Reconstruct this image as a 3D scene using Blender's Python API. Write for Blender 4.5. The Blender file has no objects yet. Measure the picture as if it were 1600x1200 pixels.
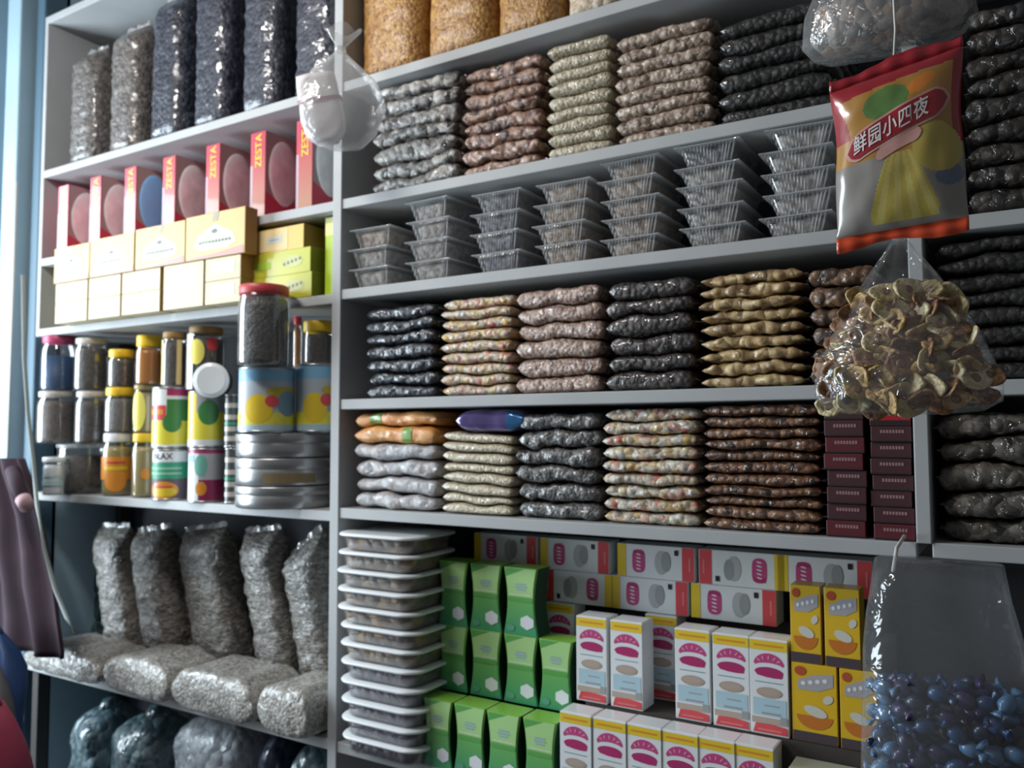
import bpy, bmesh, math, random
from mathutils import Vector, Matrix, noise
random.seed(7)
S = bpy.context.scene
COL = S.collection
PI = math.pi
R = math.radians

# ------------------------------------------------------------------ camera, world, lights, exposure
F_PX = 1300.0
CAM = Vector((0.0, -1.6, 1.5))
PITCH, YAW, ROLL = R(3.33), R(31.49), R(-0.13)
_f = Vector((-math.sin(YAW) * math.cos(PITCH), math.cos(YAW) * math.cos(PITCH), math.sin(PITCH)))
_r0 = Vector((math.cos(YAW), math.sin(YAW), 0))
_u0 = _r0.cross(_f)
_r = _r0 * math.cos(ROLL) + _u0 * math.sin(ROLL)
_u = _u0 * math.cos(ROLL) - _r0 * math.sin(ROLL)
cd = bpy.data.cameras.new('camera')
cd.sensor_fit = 'HORIZONTAL'; cd.sensor_width = 36.0; cd.lens = 36.0 * F_PX / 1600.0
cd.clip_start = 0.02
cam = bpy.data.objects.new('camera', cd); COL.objects.link(cam)
cam.matrix_world = Matrix(((_r.x, _u.x, -_f.x, CAM.x), (_r.y, _u.y, -_f.y, CAM.y), (_r.z, _u.z, -_f.z, CAM.z), (0, 0, 0, 1)))
S.camera = cam
cd.dof.use_dof = True
cd.dof.focus_distance = 1.25
cd.dof.aperture_fstop = 4.2

W = bpy.data.worlds.new('world'); S.world = W; W.use_nodes = True
bg = W.node_tree.nodes['Background']
bg.inputs[0].default_value = (0.93, 0.96, 1.0, 1); bg.inputs[1].default_value = 0.09

def area(name, loc, target, sx, sy, energy, color):
    ld = bpy.data.lights.new(name, 'AREA'); ld.shape = 'RECTANGLE'
    ld.size = sx; ld.size_y = sy; ld.energy = energy; ld.color = color
    o = bpy.data.objects.new(name, ld); COL.objects.link(o); o.location = loc
    o.rotation_euler = (Vector(target) - Vector(loc)).to_track_quat('-Z', 'Y').to_euler()
    return o
area('doorway_daylight', (-3.95, -1.25, 1.65), (-2.0, 0.05, 1.55), 1.2, 2.3, 108, (0.78, 0.91, 1.0))
area('ceiling_tube_lamp', (-1.95, -1.15, 2.98), (-1.5, 0.1, 1.6), 0.8, 0.05, 17, (1.0, 0.97, 0.93))

S.view_settings.view_transform = 'Standard'
S.view_settings.look = 'None'
S.view_settings.gamma = 1.0
S.view_settings.use_curve_mapping = False
S.view_settings.exposure = 0.42
S.cycles.transparent_max_bounces = 16
S.cycles.max_bounces = 7

def at(px, py, y=0.0):
    """world x, z of photo pixel (px, py) on the vertical plane at depth y"""
    d = _r * ((px - 800) / F_PX) - _u * ((py - 600) / F_PX) + _f
    t = (y - CAM.y) / d.y
    return CAM.x + d.x * t, CAM.z + d.z * t
def mpp(x, y, z):
    """metres per photo pixel at a world point"""
    return (Vector((x, y, z)) - CAM).dot(_f) / F_PX

# ------------------------------------------------------------------ materials
def nt(name):
    m = bpy.data.materials.new(name); m.use_nodes = True
    n = m.node_tree.nodes; return m, n, m.node_tree.links, n['Principled BSDF']
_M = {}
def plain(name, col, rough=0.5, metal=0.0, coat=0.0, spec=0.5, var=0.0, vscale=20.0, bump=0.0):
    if name in _M: return _M[name]
    m, n, l, b = nt(name)
    b.inputs['Base Color'].default_value = (*col, 1)
    b.inputs['Roughness'].default_value = rough; b.inputs['Metallic'].default_value = metal
    b.inputs['Coat Weight'].default_value = coat; b.inputs['Coat Roughness'].default_value = 0.12
    b.inputs['Specular IOR Level'].default_value = spec
    if var or bump:
        tc = n.new('ShaderNodeTexCoord'); nz = n.new('ShaderNodeTexNoise')
        nz.inputs['Scale'].default_value = vscale; nz.inputs['Detail'].default_value = 4
        l.new(tc.outputs['Object'], nz.inputs['Vector'])
        if var:
            mx = n.new('ShaderNodeMix'); mx.data_type = 'RGBA'
            mx.inputs['A'].default_value = (*[c * (1 - var) for c in col], 1)
            mx.inputs['B'].default_value = (*[min(1, c * (1 + var)) for c in col], 1)
            l.new(nz.outputs['Fac'], mx.inputs['Factor']); l.new(mx.outputs['Result'], b.inputs['Base Color'])
        if bump:
            bp = n.new('ShaderNodeBump'); bp.inputs['Strength'].default_value = bump; bp.inputs['Distance'].default_value = 0.004
            l.new(nz.outputs['Fac'], bp.inputs['Height']); l.new(bp.outputs['Normal'], b.inputs['Normal'])
    _M[name] = m; return m

def packed(name, cols, size, stretch=(1, 1, 1), crink=0.7, coat=1.0, cscale=38.0, edge=0.5, crough=0.06):
    """food pieces pressed against clear plastic: random-coloured cells under a crinkled clear coat"""
    if name in _M: return _M[name]
    m, n, l, b = nt(name)
    tc = n.new('ShaderNodeTexCoord'); oi = n.new('ShaderNodeObjectInfo')
    mul = n.new('ShaderNodeMath'); mul.operation = 'MULTIPLY'; mul.inputs[1].default_value = 37.0
    l.new(oi.outputs['Random'], mul.inputs[0])
    ad = n.new('ShaderNodeVectorMath'); ad.operation = 'ADD'
    l.new(tc.outputs['Object'], ad.inputs[0]); l.new(mul.outputs[0], ad.inputs[1])
    wp = n.new('ShaderNodeTexNoise'); wp.inputs['Scale'].default_value = 0.5 / size; wp.inputs['Detail'].default_value = 1
    l.new(ad.outputs[0], wp.inputs['Vector'])
    sc = n.new('ShaderNodeVectorMath'); sc.operation = 'SCALE'; sc.inputs['Scale'].default_value = size * 0.9
    l.new(wp.outputs['Color'], sc.inputs[0])
    a2 = n.new('ShaderNodeVectorMath'); a2.operation = 'ADD'
    l.new(ad.outputs[0], a2.inputs[0]); l.new(sc.outputs[0], a2.inputs[1])
    mp = n.new('ShaderNodeMapping'); mp.inputs['Scale'].default_value = stretch
    l.new(a2.outputs[0], mp.inputs['Vector'])
    v = n.new('ShaderNodeTexVoronoi'); v.inputs['Scale'].default_value = 1.0 / size
    l.new(mp.outputs[0], v.inputs['Vector'])
    sp = n.new('ShaderNodeSeparateColor'); l.new(v.outputs['Color'], sp.inputs[0])
    cr = n.new('ShaderNodeValToRGB'); cr.color_ramp.interpolation = 'LINEAR'
    e = cr.color_ramp.elements
    k = len(cols)
    e[0].position = 0.0; e[0].color = (*cols[0], 1)
    e[1].position = 1.0; e[1].color = (*cols[-1], 1)
    for i in range(1, k - 1):
        q = e.new(i / (k - 1)); q.color = (*cols[i], 1)
    l.new(sp.outputs[0], cr.inputs[0])
    fn = n.new('ShaderNodeTexNoise'); fn.inputs['Scale'].default_value = 4 / size; fn.inputs['Detail'].default_value = 3
    l.new(ad.outputs[0], fn.inputs['Vector'])
    mr = n.new('ShaderNodeMapRange'); mr.inputs['To Min'].default_value = 0.6; mr.inputs['To Max'].default_value = 1.4
    l.new(fn.outputs['Fac'], mr.inputs['Value'])
    mm = n.new('ShaderNodeVectorMath'); mm.operation = 'MULTIPLY'
    l.new(cr.outputs[0], mm.inputs[0]); l.new(mr.outputs[0], mm.inputs[1])
    l.new(mm.outputs[0], b.inputs['Base Color'])
    bp = n.new('ShaderNodeBump'); bp.invert = True; bp.inputs['Strength'].default_value = edge; bp.inputs['Distance'].default_value = size * 0.6
    l.new(v.outputs['Distance'], bp.inputs['Height']); l.new(bp.outputs['Normal'], b.inputs['Normal'])
    cn = n.new('ShaderNodeTexNoise'); cn.inputs['Scale'].default_value = cscale; cn.inputs['Detail'].default_value = 3; cn.inputs['Distortion'].default_value = 1.2
    l.new(ad.outputs[0], cn.inputs['Vector'])
    cb = n.new('ShaderNodeBump'); cb.inputs['Strength'].default_value = crink; cb.inputs['Distance'].default_value = 0.015
    l.new(cn.outputs['Fac'], cb.inputs['Height']); l.new(cb.outputs['Normal'], b.inputs['Coat Normal'])
    b.inputs['Coat Weight'].default_value = coat; b.inputs['Coat Roughness'].default_value = crough
    b.inputs['Roughness'].default_value = 0.55
    _M[name] = m; return m

def film(name, tint=(1, 1, 1), haze=0.05, gloss=0.10, crink=0.6, cscale=22.0, rough=0.10):
    """clear plastic film: mostly see-through, glossy at grazing angles, a little milky"""
    if name in _M: return _M[name]
    m, n, l, b = nt(name); n.remove(b)
    out = n['Material Output']
    tr = n.new('ShaderNodeBsdfTransparent'); tr.inputs[0].default_value = (*tint, 1)
    gl = n.new('ShaderNodeBsdfGlossy'); gl.inputs['Roughness'].default_value = rough
    df = n.new('ShaderNodeBsdfDiffuse'); df.inputs[0].default_value = (0.85, 0.87, 0.88, 1)
    tc = n.new('ShaderNodeTexCoord'); nz = n.new('ShaderNodeTexNoise'); nz.inputs['Scale'].default_value = cscale
    nz.inputs['Detail'].default_value = 3; nz.inputs['Distortion'].default_value = 1.5
    l.new(tc.outputs['Object'], nz.inputs['Vector'])
    bp = n.new('ShaderNodeBump'); bp.inputs['Strength'].default_value = crink; bp.inputs['Distance'].default_value = 0.012
    l.new(nz.outputs['Fac'], bp.inputs['Height'])
    l.new(bp.outputs['Normal'], gl.inputs['Normal'])
    lw = n.new('ShaderNodeLayerWeight'); lw.inputs['Blend'].default_value = 0.25
    l.new(bp.outputs['Normal'], lw.inputs['Normal'])
    ma = n.new('ShaderNodeMath'); ma.operation = 'MULTIPLY_ADD'; ma.inputs[1].default_value = 0.6; ma.inputs[2].default_value = gloss; ma.use_clamp = True
    l.new(lw.outputs['Facing'], ma.inputs[0])
    pw = n.new('ShaderNodeMath'); pw.operation = 'MULTIPLY'; pw.inputs[1].default_value = 0.55
    l.new(ma.outputs[0], pw.inputs[0])
    x1 = n.new('ShaderNodeMixShader'); l.new(pw.outputs[0], x1.inputs[0]); l.new(tr.outputs[0], x1.inputs[1]); l.new(gl.outputs[0], x1.inputs[2])
    x2 = n.new('ShaderNodeMixShader'); x2.inputs[0].default_value = haze
    l.new(x1.outputs[0], x2.inputs[1]); l.new(df.outputs[0], x2.inputs[2]); l.new(x2.outputs[0], out.inputs[0])
    _M[name] = m; return m

def gradient(name, c0, c1, h, axis=2, coat=0.3):
    """printed two-colour blend over the height h of a panel"""
    if name in _M: return _M[name]
    m, n, l, b = nt(name)
    tc = n.new('ShaderNodeTexCoord'); sp = n.new('ShaderNodeSeparateXYZ'); l.new(tc.outputs['Object'], sp.inputs[0])
    mr = n.new('ShaderNodeMapRange'); mr.inputs['From Max'].default_value = h; l.new(sp.outputs[axis], mr.inputs['Value'])
    mx = n.new('ShaderNodeMix'); mx.data_type = 'RGBA'; mx.inputs['A'].default_value = (*c0, 1); mx.inputs['B'].default_value = (*c1, 1)
    l.new(mr.outputs[0], mx.inputs['Factor']); l.new(mx.outputs['Result'], b.inputs['Base Color'])
    b.inputs['Roughness'].default_value = 0.4; b.inputs['Coat Weight'].default_value = coat
    _M[name] = m; return m

SHELF = plain('painted_shelf', (0.40, 0.41, 0.415), 0.55, var=0.12, vscale=9)
BACK = plain('back_board', (0.07, 0.072, 0.08), 0.8, var=0.15, vscale=4)
WALLM = plain('wall_paint', (0.35, 0.37, 0.38), 0.8, var=0.1, vscale=3)
FLOORM = plain('floor_concrete', (0.12, 0.12, 0.125), 0.8, var=0.25, vscale=6)
JAMB = plain('blue_painted_metal', (0.33, 0.46, 0.54), 0.45, var=0.15, vscale=5)
JAMBD = plain('dark_blue_seam', (0.06, 0.12, 0.17), 0.6)
SEAL = film('seal_film', haze=0.16, gloss=0.18)
FILM = film('clear_film', haze=0.045, gloss=0.10, crink=0.75, cscale=24, rough=0.07)
FILMB = film('clear_film_cool', tint=(0.93, 0.97, 1.0), haze=0.06, gloss=0.12)
GLASS = film('clear_jar', haze=0.02, gloss=0.16, crink=0.03, rough=0.05)
TRAYP = film('tray_plastic', haze=0.30, gloss=0.24, crink=0.1, cscale=40)
def ribbed(m, pitch):  # light and dark streaks of the ribs, put in as milky stripes
    n, l = m.node_tree.nodes, m.node_tree.links
    tc = n.new('ShaderNodeTexCoord'); sp = n.new('ShaderNodeSeparateXYZ'); l.new(tc.outputs['Object'], sp.inputs[0])
    ad = n.new('ShaderNodeMath'); l.new(sp.outputs[0], ad.inputs[0]); l.new(sp.outputs[1], ad.inputs[1])
    mu = n.new('ShaderNodeMath'); mu.operation = 'MULTIPLY'; mu.inputs[1].default_value = 2 * PI / pitch; l.new(ad.outputs[0], mu.inputs[0])
    si = n.new('ShaderNodeMath'); si.operation = 'SINE'; l.new(mu.outputs[0], si.inputs[0])
    mr = n.new('ShaderNodeMapRange'); mr.inputs['From Min'].default_value = -1; mr.inputs['To Min'].default_value = 0.0; mr.inputs['To Max'].default_value = 0.30; l.new(si.outputs[0], mr.inputs['Value'])
    mx = [q for q in n if q.type == 'MIX_SHADER' and q.outputs[0].links and q.outputs[0].links[0].to_node.type == 'OUTPUT_MATERIAL'][0]
    l.new(mr.outputs[0], mx.inputs[0])
TRAYR = film('tray_ribbed_plastic', haze=0.10, gloss=0.14, crink=0.1, cscale=41); ribbed(TRAYR, 0.0075)
TUBP = film('tub_plastic', haze=0.035, gloss=0.10, crink=0.05)
WHITE = plain('white_print', (0.75, 0.77, 0.78), 0.45, coat=0.3)
WPL = plain('white_plastic', (0.78, 0.81, 0.83), 0.35, coat=0.4)
CREAM = plain('cream_plastic', (0.55, 0.50, 0.45), 0.4)
RED = plain('red_print', (0.62, 0.035, 0.05), 0.4, coat=0.4)
REDLID = plain('red_lid', (0.50, 0.05, 0.055), 0.45)
YEL = plain('yellow_print', (0.78, 0.55, 0.03), 0.4, coat=0.3)
YCAP = plain('yellow_cap', (0.80, 0.52, 0.02), 0.4)
ORG = plain('orange_print', (0.72, 0.27, 0.03), 0.4, coat=0.3)
BLACK = plain('black_print', (0.012, 0.012, 0.014), 0.5)
GREY = plain('grey_print', (0.32, 0.33, 0.34), 0.5)
TIN = plain('bare_tin', (0.42, 0.42, 0.42), 0.32, metal=0.85, var=0.1)
MAG = plain('magenta_print', (0.42, 0.03, 0.14), 0.4, coat=0.3)

# ------------------------------------------------------------------ mesh helper
class MB:
    def __init__(s): s.v = []; s.f = []; s.m = []; s.sm = []; s.mats = []
    def _mi(s, mat):
        if mat not in s.mats: s.mats.append(mat)
        return s.mats.index(mat)
    def add(s, v, f, mat, smooth=False):
        o = len(s.v); s.v += [tuple(p) for p in v]; k = s._mi(mat)
        for q in f: s.f.append(tuple(i + o for i in q)); s.m.append(k); s.sm.append(smooth)
    def box(s, x0, x1, y0, y1, z0, z1, mat, bev=0.0):
        bm = bmesh.new(); bmesh.ops.create_cube(bm, size=1.0)
        for p in bm.verts:
            p.co = ((x0 + x1) / 2 + p.co.x * (x1 - x0), (y0 + y1) / 2 + p.co.y * (y1 - y0), (z0 + z1) / 2 + p.co.z * (z1 - z0))
        if bev: bmesh.ops.bevel(bm, geom=bm.edges[:], offset=bev, segments=2, affect='EDGES', profile=0.5)
        bm.verts.index_update()
        s.add([p.co[:] for p in bm.verts], [[q.index for q in f.verts] for f in bm.faces], mat); bm.free()
    def loft(s, rings, mat, caps=(True, True), smooth=True, closed=True):
        n = len(rings[0]); v = [p for r in rings for p in r]; f = []
        for i in range(len(rings) - 1):
            for j in range(n if closed else n - 1):
                k = (j + 1) % n
                f.append((i * n + j, i * n + k, (i + 1) * n + k, (i + 1) * n + j))
        if caps[0]: f.append(tuple(reversed(range(n))))
        if caps[1]: f.append(tuple(range((len(rings) - 1) * n, len(rings) * n)))
        s.add(v, f, mat, smooth)
    def lathe(s, prof, mat, cx=0, cy=0, n=32, smooth=True):
        rings = [[(cx + r * math.cos(2 * PI * j / n), cy + r * math.sin(2 * PI * j / n), z) for j in range(n)] for r, z in prof]
        s.loft(rings, mat, (prof[0][0] > 1e-5, prof[-1][0] > 1e-5), smooth)
    def patch(s, r, a0, a1, z0, z1, mat, cx=0, cy=0, n=10):
        """printed patch on a round can; angle 0 faces -y, positive turns to +x"""
        v = []; f = []
        for i in range(n + 1):
            a = R(a0 + (a1 - a0) * i / n); p = (cx + r * math.sin(a), cy - r * math.cos(a))
            v += [(p[0], p[1], z0), (p[0], p[1], z1)]
        for i in range(n): f.append((2 * i, 2 * i + 2, 2 * i + 3, 2 * i + 1))
        s.add(v, f, mat, True)
    def cpatch(s, r, ac, az, ra, rz, mat, n=20):
        """printed ellipse on a round can, radii ra (degrees) and rz (metres)"""
        v = []; ring = 4
        v.append((r * math.sin(R(ac)), -r * math.cos(R(ac)), az))
        for k in range(1, ring + 1):
            for j in range(n):
                t = 2 * PI * j / n; a = R(ac + ra * k / ring * math.cos(t))
                v.append((r * math.sin(a), -r * math.cos(a), az + rz * k / ring * math.sin(t)))
        f = [(0, 1 + j, 1 + (j + 1) % n) for j in range(n)]
        for k in range(ring - 1):
            for j in range(n):
                a = 1 + k * n + j; b = 1 + k * n + (j + 1) % n; f.append((a, a + n, b + n, b))
        s.add(v, f, mat, True)
    def poly(s, pts, mat): s.add(pts, [tuple(range(len(pts)))], mat)
    def rect(s, x0, x1, z0, z1, y, mat): s.poly([(x0, y, z0), (x1, y, z0), (x1, y, z1), (x0, y, z1)], mat)
    def ell(s, cx, cz, rx, rz, y, mat, a0=0, a1=360, n=24, rot=0):
        c, q = math.cos(R(rot)), math.sin(R(rot)); p = []
        full = abs(a1 - a0) >= 360
        for j in range(n + (0 if full else 1)):
            t = R(a0 + (a1 - a0) * j / n); x, z = rx * math.cos(t), rz * math.sin(t)
            p.append((cx + x * c - z * q, y, cz + x * q + z * c))
        s.poly(p, mat)
    def tube(s, pts, r, mat, n=8):
        rings = []
        for i, p in enumerate(pts):
            a = Vector(pts[max(0, i - 1)]); b = Vector(pts[min(len(pts) - 1, i + 1)]); d = (b - a).normalized()
            q = d.orthogonal().normalized() if abs(d.z) < 0.95 else Vector((1, 0, 0)); q = (q - d * q.dot(d)).normalized(); w = d.cross(q)
            rings.append([tuple(Vector(p) + (q * math.cos(2 * PI * j / n) + w * math.sin(2 * PI * j / n)) * r) for j in range(n)])
        s.loft(rings, mat)
    def mesh(s, name):
        me = bpy.data.meshes.new(name); me.from_pydata(s.v, [], s.f)
        for m in s.mats: me.materials.append(m)
        me.polygons.foreach_set('material_index', s.m); me.polygons.foreach_set('use_smooth', s.sm)
        me.update(); return me
    def build(s, name, parent=None):
        return put(name, s.mesh(name), parent)
def put(name, me, parent=None, loc=None):
    o = bpy.data.objects.new(name, me); COL.objects.link(o)
    if parent: o.parent = parent
    if loc: o.location = loc
    return o
def tag(o, label=None, cat=None, group=None, kind=None):
    if label: o['label'] = label
    if cat: o['category'] = cat
    if group: o['group'] = group
    if kind: o['kind'] = kind
    return o
def thing(name, label, cat, loc, group=None, rot=(0, 0, 0)):
    o = bpy.data.objects.new(name, None); COL.objects.link(o); o.empty_display_size = 0.02
    o.location = loc; o.rotation_euler = rot
    return tag(o, label, cat, group)
def dup(root, label, loc, rot=(0, 0, 0), group=None, scale=None):
    r = root.copy(); COL.objects.link(r); r.location = loc; r.rotation_euler = rot; r['label'] = label
    if group: r['group'] = group
    if scale: r.scale = scale
    for ch in list(root.children):
        c = ch.copy(); COL.objects.link(c); c.parent = r
        for g in list(ch.children):
            d = g.copy(); COL.objects.link(d); d.parent = c
    return r
def nest(t, child, parent):
    kids = {c.name.split('.')[0]: c for c in t.children}
    kids[child].parent = kids[parent]
def text_geo(txt, size, spacing=1.0):
    cu = bpy.data.curves.new('lettering', 'FONT'); cu.body = txt; cu.size = size; cu.align_x = 'CENTER'; cu.align_y = 'CENTER'
    cu.space_character = spacing; cu.fill_mode = 'FRONT'; cu.resolution_u = 3; cu.offset = size * 0.012
    o = bpy.data.objects.new('lettering', cu); COL.objects.link(o)
    dg = bpy.context.evaluated_depsgraph_get(); dg.update()
    me = bpy.data.meshes.new_from_object(o.evaluated_get(dg))
    v = [p.co[:] for p in me.vertices]; f = [tuple(p.vertices) for p in me.polygons]
    bpy.data.objects.remove(o); bpy.data.curves.remove(cu); bpy.data.meshes.remove(me)
    return v, f

# ------------------------------------------------------------------ the setting
def struct(name, mb): return tag(mb.build(name), kind='structure')
b = MB(); b.box(-5.0, 1.6, -4.2, 0.45, -0.06, 0.0, FLOORM); struct('floor', b)
b = MB(); b.box(-5.0, 1.6, 0.40, 0.50, 0.0, 3.4, WALLM); struct('wall_back', b)
b = MB()   # ribbed metal shutter leaf beside the shelves, in the left end of the wall
b.box(-3.9, -2.975, 0.10, 0.40, 0.0, 3.4, JAMB)
for x0, x1, y0 in ((-3.03, -2.975, 0.02), (-3.155, -3.06, -0.02), (-3.33, -3.21, -0.04), (-3.56, -3.40, -0.04)):
    b.box(x0, x1, y0, 0.12, 0.0, 3.4, JAMB if y0 < 0.01 else JAMBD, 0.008)
struct('wall_left', b)

SZ = {'T0': 2.96, 'T1': 2.425, 'T2': 2.111, 'T3': 1.872, 'T4': 1.586, 'T5': 1.308, 'T6': 0.722, 'T7': 0.20}
XL, XM, XR, XE = -2.935, -1.515, -0.150, 1.15
unit = thing('shelving_unit', 'grey painted wall shelving in three bays filled with packaged foods', 'shelf', ((XL + XE) / 2, 0.2, 0))
DEP = 0.37
def board(x0, x1, z, y0=0.0, th=0.026):
    m = MB(); m.box(x0, x1, y0, DEP, z - th, z, SHELF, 0.002); o = m.build('shelf_board', unit); o.location = (-(XL + XE) / 2, -0.2, 0)
for k, z in SZ.items():
    if k == 'T0': board(XL, XE, z + 0.026)
    elif k == 'T4': board(XM + 0.015, XR - 0.012, z); board(XR + 0.012, XE, z)
    elif k == 'T2': board(XL + 0.02, XM - 0.015, z); board(XM + 0.015, XR - 0.012, z)
    elif k in ('T3',): board(XL + 0.02, XM - 0.015, z - 0.008); board(XM + 0.015, XR - 0.012, z); board(XR + 0.012, XE, z - 0.003)
    elif k == 'T5': board(XL, XM - 0.015, z - 0.010, 0.0); board(XM + 0.015, XR - 0.012, z); board(XR + 0.012, XE, z + 0.002)
    else: board(XL - 0.04 if k == 'T6' else XL + 0.02, XM - 0.015, z); board(XM + 0.015, XE if k in ('T6', 'T7', 'T1') else XR, z)
for x0, x1, y0, z0, z1 in ((XL, XL + 0.02, 0, SZ['T3'] - 0.034, 2.96), (XM - 0.015, XM + 0.015, -0.004, 0.0, 2.96), (XR - 0.012, XR + 0.012, -0.004, SZ['T5'], 2.96)):
    m = MB(); m.box(x0, x1, y0, DEP, z0, z1, SHELF, 0.002); o = m.build('upright_panel', unit); o.location = (-(XL + XE) / 2, -0.2, 0)
for lx, ly in ((XL + 0.01, 0.02), (XL + 0.01, DEP - 0.06)):
    m = MB(); m.box(lx, lx + 0.035, ly, ly + 0.04, 0.0, SZ['T3'] - 0.034 if ly > 0.1 else SZ['T6'] - 0.026, plain('dark_timber', (0.035, 0.03, 0.03), 0.7), 0.002); o = m.build('leg', unit); o.location = (-(XL + XE) / 2, -0.2, 0); tag(o, 'dark timber leg')
m = MB(); m.box(XL, XE, DEP, DEP + 0.012, 0.0, 2.98, BACK); o = m.build('back_panel', unit); o.location = (-(XL + XE) / 2, -0.2, 0)

# ------------------------------------------------------------------ flat pouches lying in stacks
def sg(c, e): return math.copysign(abs(c) ** e, c)
def pouch(w, d, zlo, zhi, seed, lump, ls, ns=30, nr=30, vor=True, blunt=14.0):
    """pillow pouch lying flat between the surfaces zlo(x) and zhi(x); pieces bulge out at the front and sides"""
    rings = []; off = Vector((seed * 7.3, seed * 3.1, seed * 1.7))
    for i in range(ns + 1):
        s = -1 + 2 * i / ns; s = math.sin(s * PI / 2) * 0.35 + s * 0.65
        env = max(0.05, (1 - abs(s) ** blunt) ** 0.5)
        x = s * w / 2; lo, hi = zlo(x), zhi(x); mid, hh = (lo + hi) / 2, (hi - lo) / 2 - 0.0007
        ring = []
        for j in range(nr):
            a = 2 * PI * j / nr; c, q = math.cos(a), math.sin(a)
            p = Vector((x, d / 2 * sg(c, 0.15) * (1 - 0.03 * abs(s) ** 5), hh * sg(q, 0.70) * env))
            pp = Vector((p.x, p.y, p.z + mid)) / ls + off
            k = (0.55 - noise.voronoi(pp)[0][0]) if vor else noise.noise(pp) + 0.5 * noise.noise(pp * 2.1)
            p += Vector((0, c, q)).normalized() * (lump * k * env)
            ring.append((p.x, p.y, mid + max(-hh, min(hh, p.z))))
        rings.append(ring)
    return MB(), rings
def seal_strip(w, d, side, seed, zc=0.0):
    m = MB(); rings = []
    for j in range(17):
        t = -1 + j / 8
        zz = zc + 0.0022 * math.sin(j * 1.7 + seed); y = t * d * 0.43; x0 = side * (w / 2 - 0.002); x1 = side * (w / 2 + 0.006)
        rings.append([(x0, y, zz - 0.0006), (x1, y, zz - 0.0006), (x1, y, zz + 0.0006), (x0, y, zz + 0.0006)])
    m.loft(rings, SEAL, smooth=False); return m.mesh('end_seal')

ORD = ['topmost', 'second from top', 'third from top', 'fourth from top', 'fifth from top', 'sixth from top',
       'seventh from top', 'eighth from top', 'ninth from top', 'tenth from top', 'eleventh from top', 'twelfth from top']
def ordw(i, n): return 'bottom' if i == 0 else ORD[n - 1 - i]
def stack(px0, px1, yb, yt, n, z, mats, lump, ls, noun, where, name='snack_pouch', cat='bag', y0=0.012, d=0.30, group=None, vor=True, jit=1.0, blunt=14.0, sag=0.0, cap=None):
    x0 = at(px0, yb, y0)[0]; x1 = at(px1, yb, y0)[0]; zt = at((px0 + px1) / 2, yt, y0)[1]
    zt = min([zt] + [q - 0.032 for q in ([cap] if cap else SZ.values()) if q > z + 0.1]); w = x1 - x0 - 0.010; pitch = (zt - z) / n; sd0 = px0 * 0.37
    def level(i):
        if i == 0: return lambda x: 0.0006
        amp = pitch * 0.26 * jit if i < n else pitch * 0.12
        if i == n: return lambda x: pitch * n - amp * abs(noise.noise(Vector((x * 14, sd0, 0)))) * 2 + sag * (x / w)
        return lambda x: pitch * i + amp * noise.noise(Vector((x * 16 / jit ** .5, i * 0.9 + sd0, 0.3))) + sag * (i / n) * (x / w)
    for i in range(n):
        mat = mats[i % len(mats)] if len(mats) < n else mats[i]
        lo, hi = level(i), level(i + 1); zc = (lo(0) + hi(0)) / 2 if i else hi(0) / 2
        t = thing(name, f'{ordw(i, n)} {noun} {where}', cat, ((x0 + x1) / 2 + random.uniform(-1, 1) * 0.003 * jit, y0 + d / 2 + random.uniform(0, 1) * 0.010 * jit, z), group or f'{noun}s {where}', (0, 0, random.uniform(-1, 1) * 0.012 * jit))
        m, rings = pouch(w, d, lo, hi, i + sd0, lump, ls, vor=vor, blunt=blunt)
        m.loft(rings, mat); m.build('pouch', t)
        for sd in (-1, 1): put('end_seal', seal_strip(w, d, sd, i + sd, (lo(sd * w / 2) + hi(sd * w / 2)) / 2), t)
    return (x0 + x1) / 2, zt, w

G = lambda a, f=1.0: tuple(c * f for c in a)
m_walnut = packed('walnut_pieces', [(0.02, 0.018, 0.017), (0.13, 0.115, 0.105), (0.46, 0.43, 0.39), (0.05, 0.044, 0.04), (0.34, 0.30, 0.27)], 0.020, crink=1.0)
m_redbr = packed('red_brown_dates', [(0.06, 0.03, 0.022), (0.22, 0.10, 0.065), (0.36, 0.22, 0.15), (0.15, 0.08, 0.06)], 0.018, crink=0.9)
m_beige = packed('beige_seeds', [(0.27, 0.225, 0.14), (0.42, 0.36, 0.25), (0.52, 0.46, 0.35)], 0.007, crink=0.6)
m_nut = packed('brown_nuts', [(0.10, 0.065, 0.045), (0.30, 0.21, 0.15), (0.46, 0.37, 0.29), (0.22, 0.13, 0.09)], 0.013, crink=0.8)
m_black = packed('black_raisins', [(0.004, 0.004, 0.004), (0.014, 0.012, 0.011), (0.03, 0.026, 0.024)], 0.012, crink=0.4, crough=0.05, cscale=26)
m_navy = packed('navy_black_fruit', [(0.004, 0.005, 0.010), (0.010, 0.012, 0.02), (0.028, 0.032, 0.045)], 0.016, crink=0.55, crough=0.04, cscale=26)
m_mixed = packed('mixed_jellies', [(0.40, 0.34, 0.27), (0.50, 0.30, 0.14), (0.50, 0.45, 0.40), (0.55, 0.36, 0.08), (0.42, 0.38, 0.32), (0.45, 0.09, 0.06)], 0.014, crink=0.8)
m_pink = packed('pinkish_nuts', [(0.18, 0.10, 0.075), (0.36, 0.24, 0.19), (0.48, 0.36, 0.30)], 0.010, crink=0.9)
m_dkbr = packed('dark_brown_fruit', [(0.014, 0.010, 0.009), (0.035, 0.027, 0.024), (0.07, 0.055, 0.05)], 0.012, crink=0.5, crough=0.05, cscale=26)
m_fig = packed('golden_figs', [(0.16, 0.09, 0.035), (0.40, 0.26, 0.11), (0.54, 0.40, 0.20)], 0.020, stretch=(1, 1, 0.45), crink=0.6)
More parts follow.
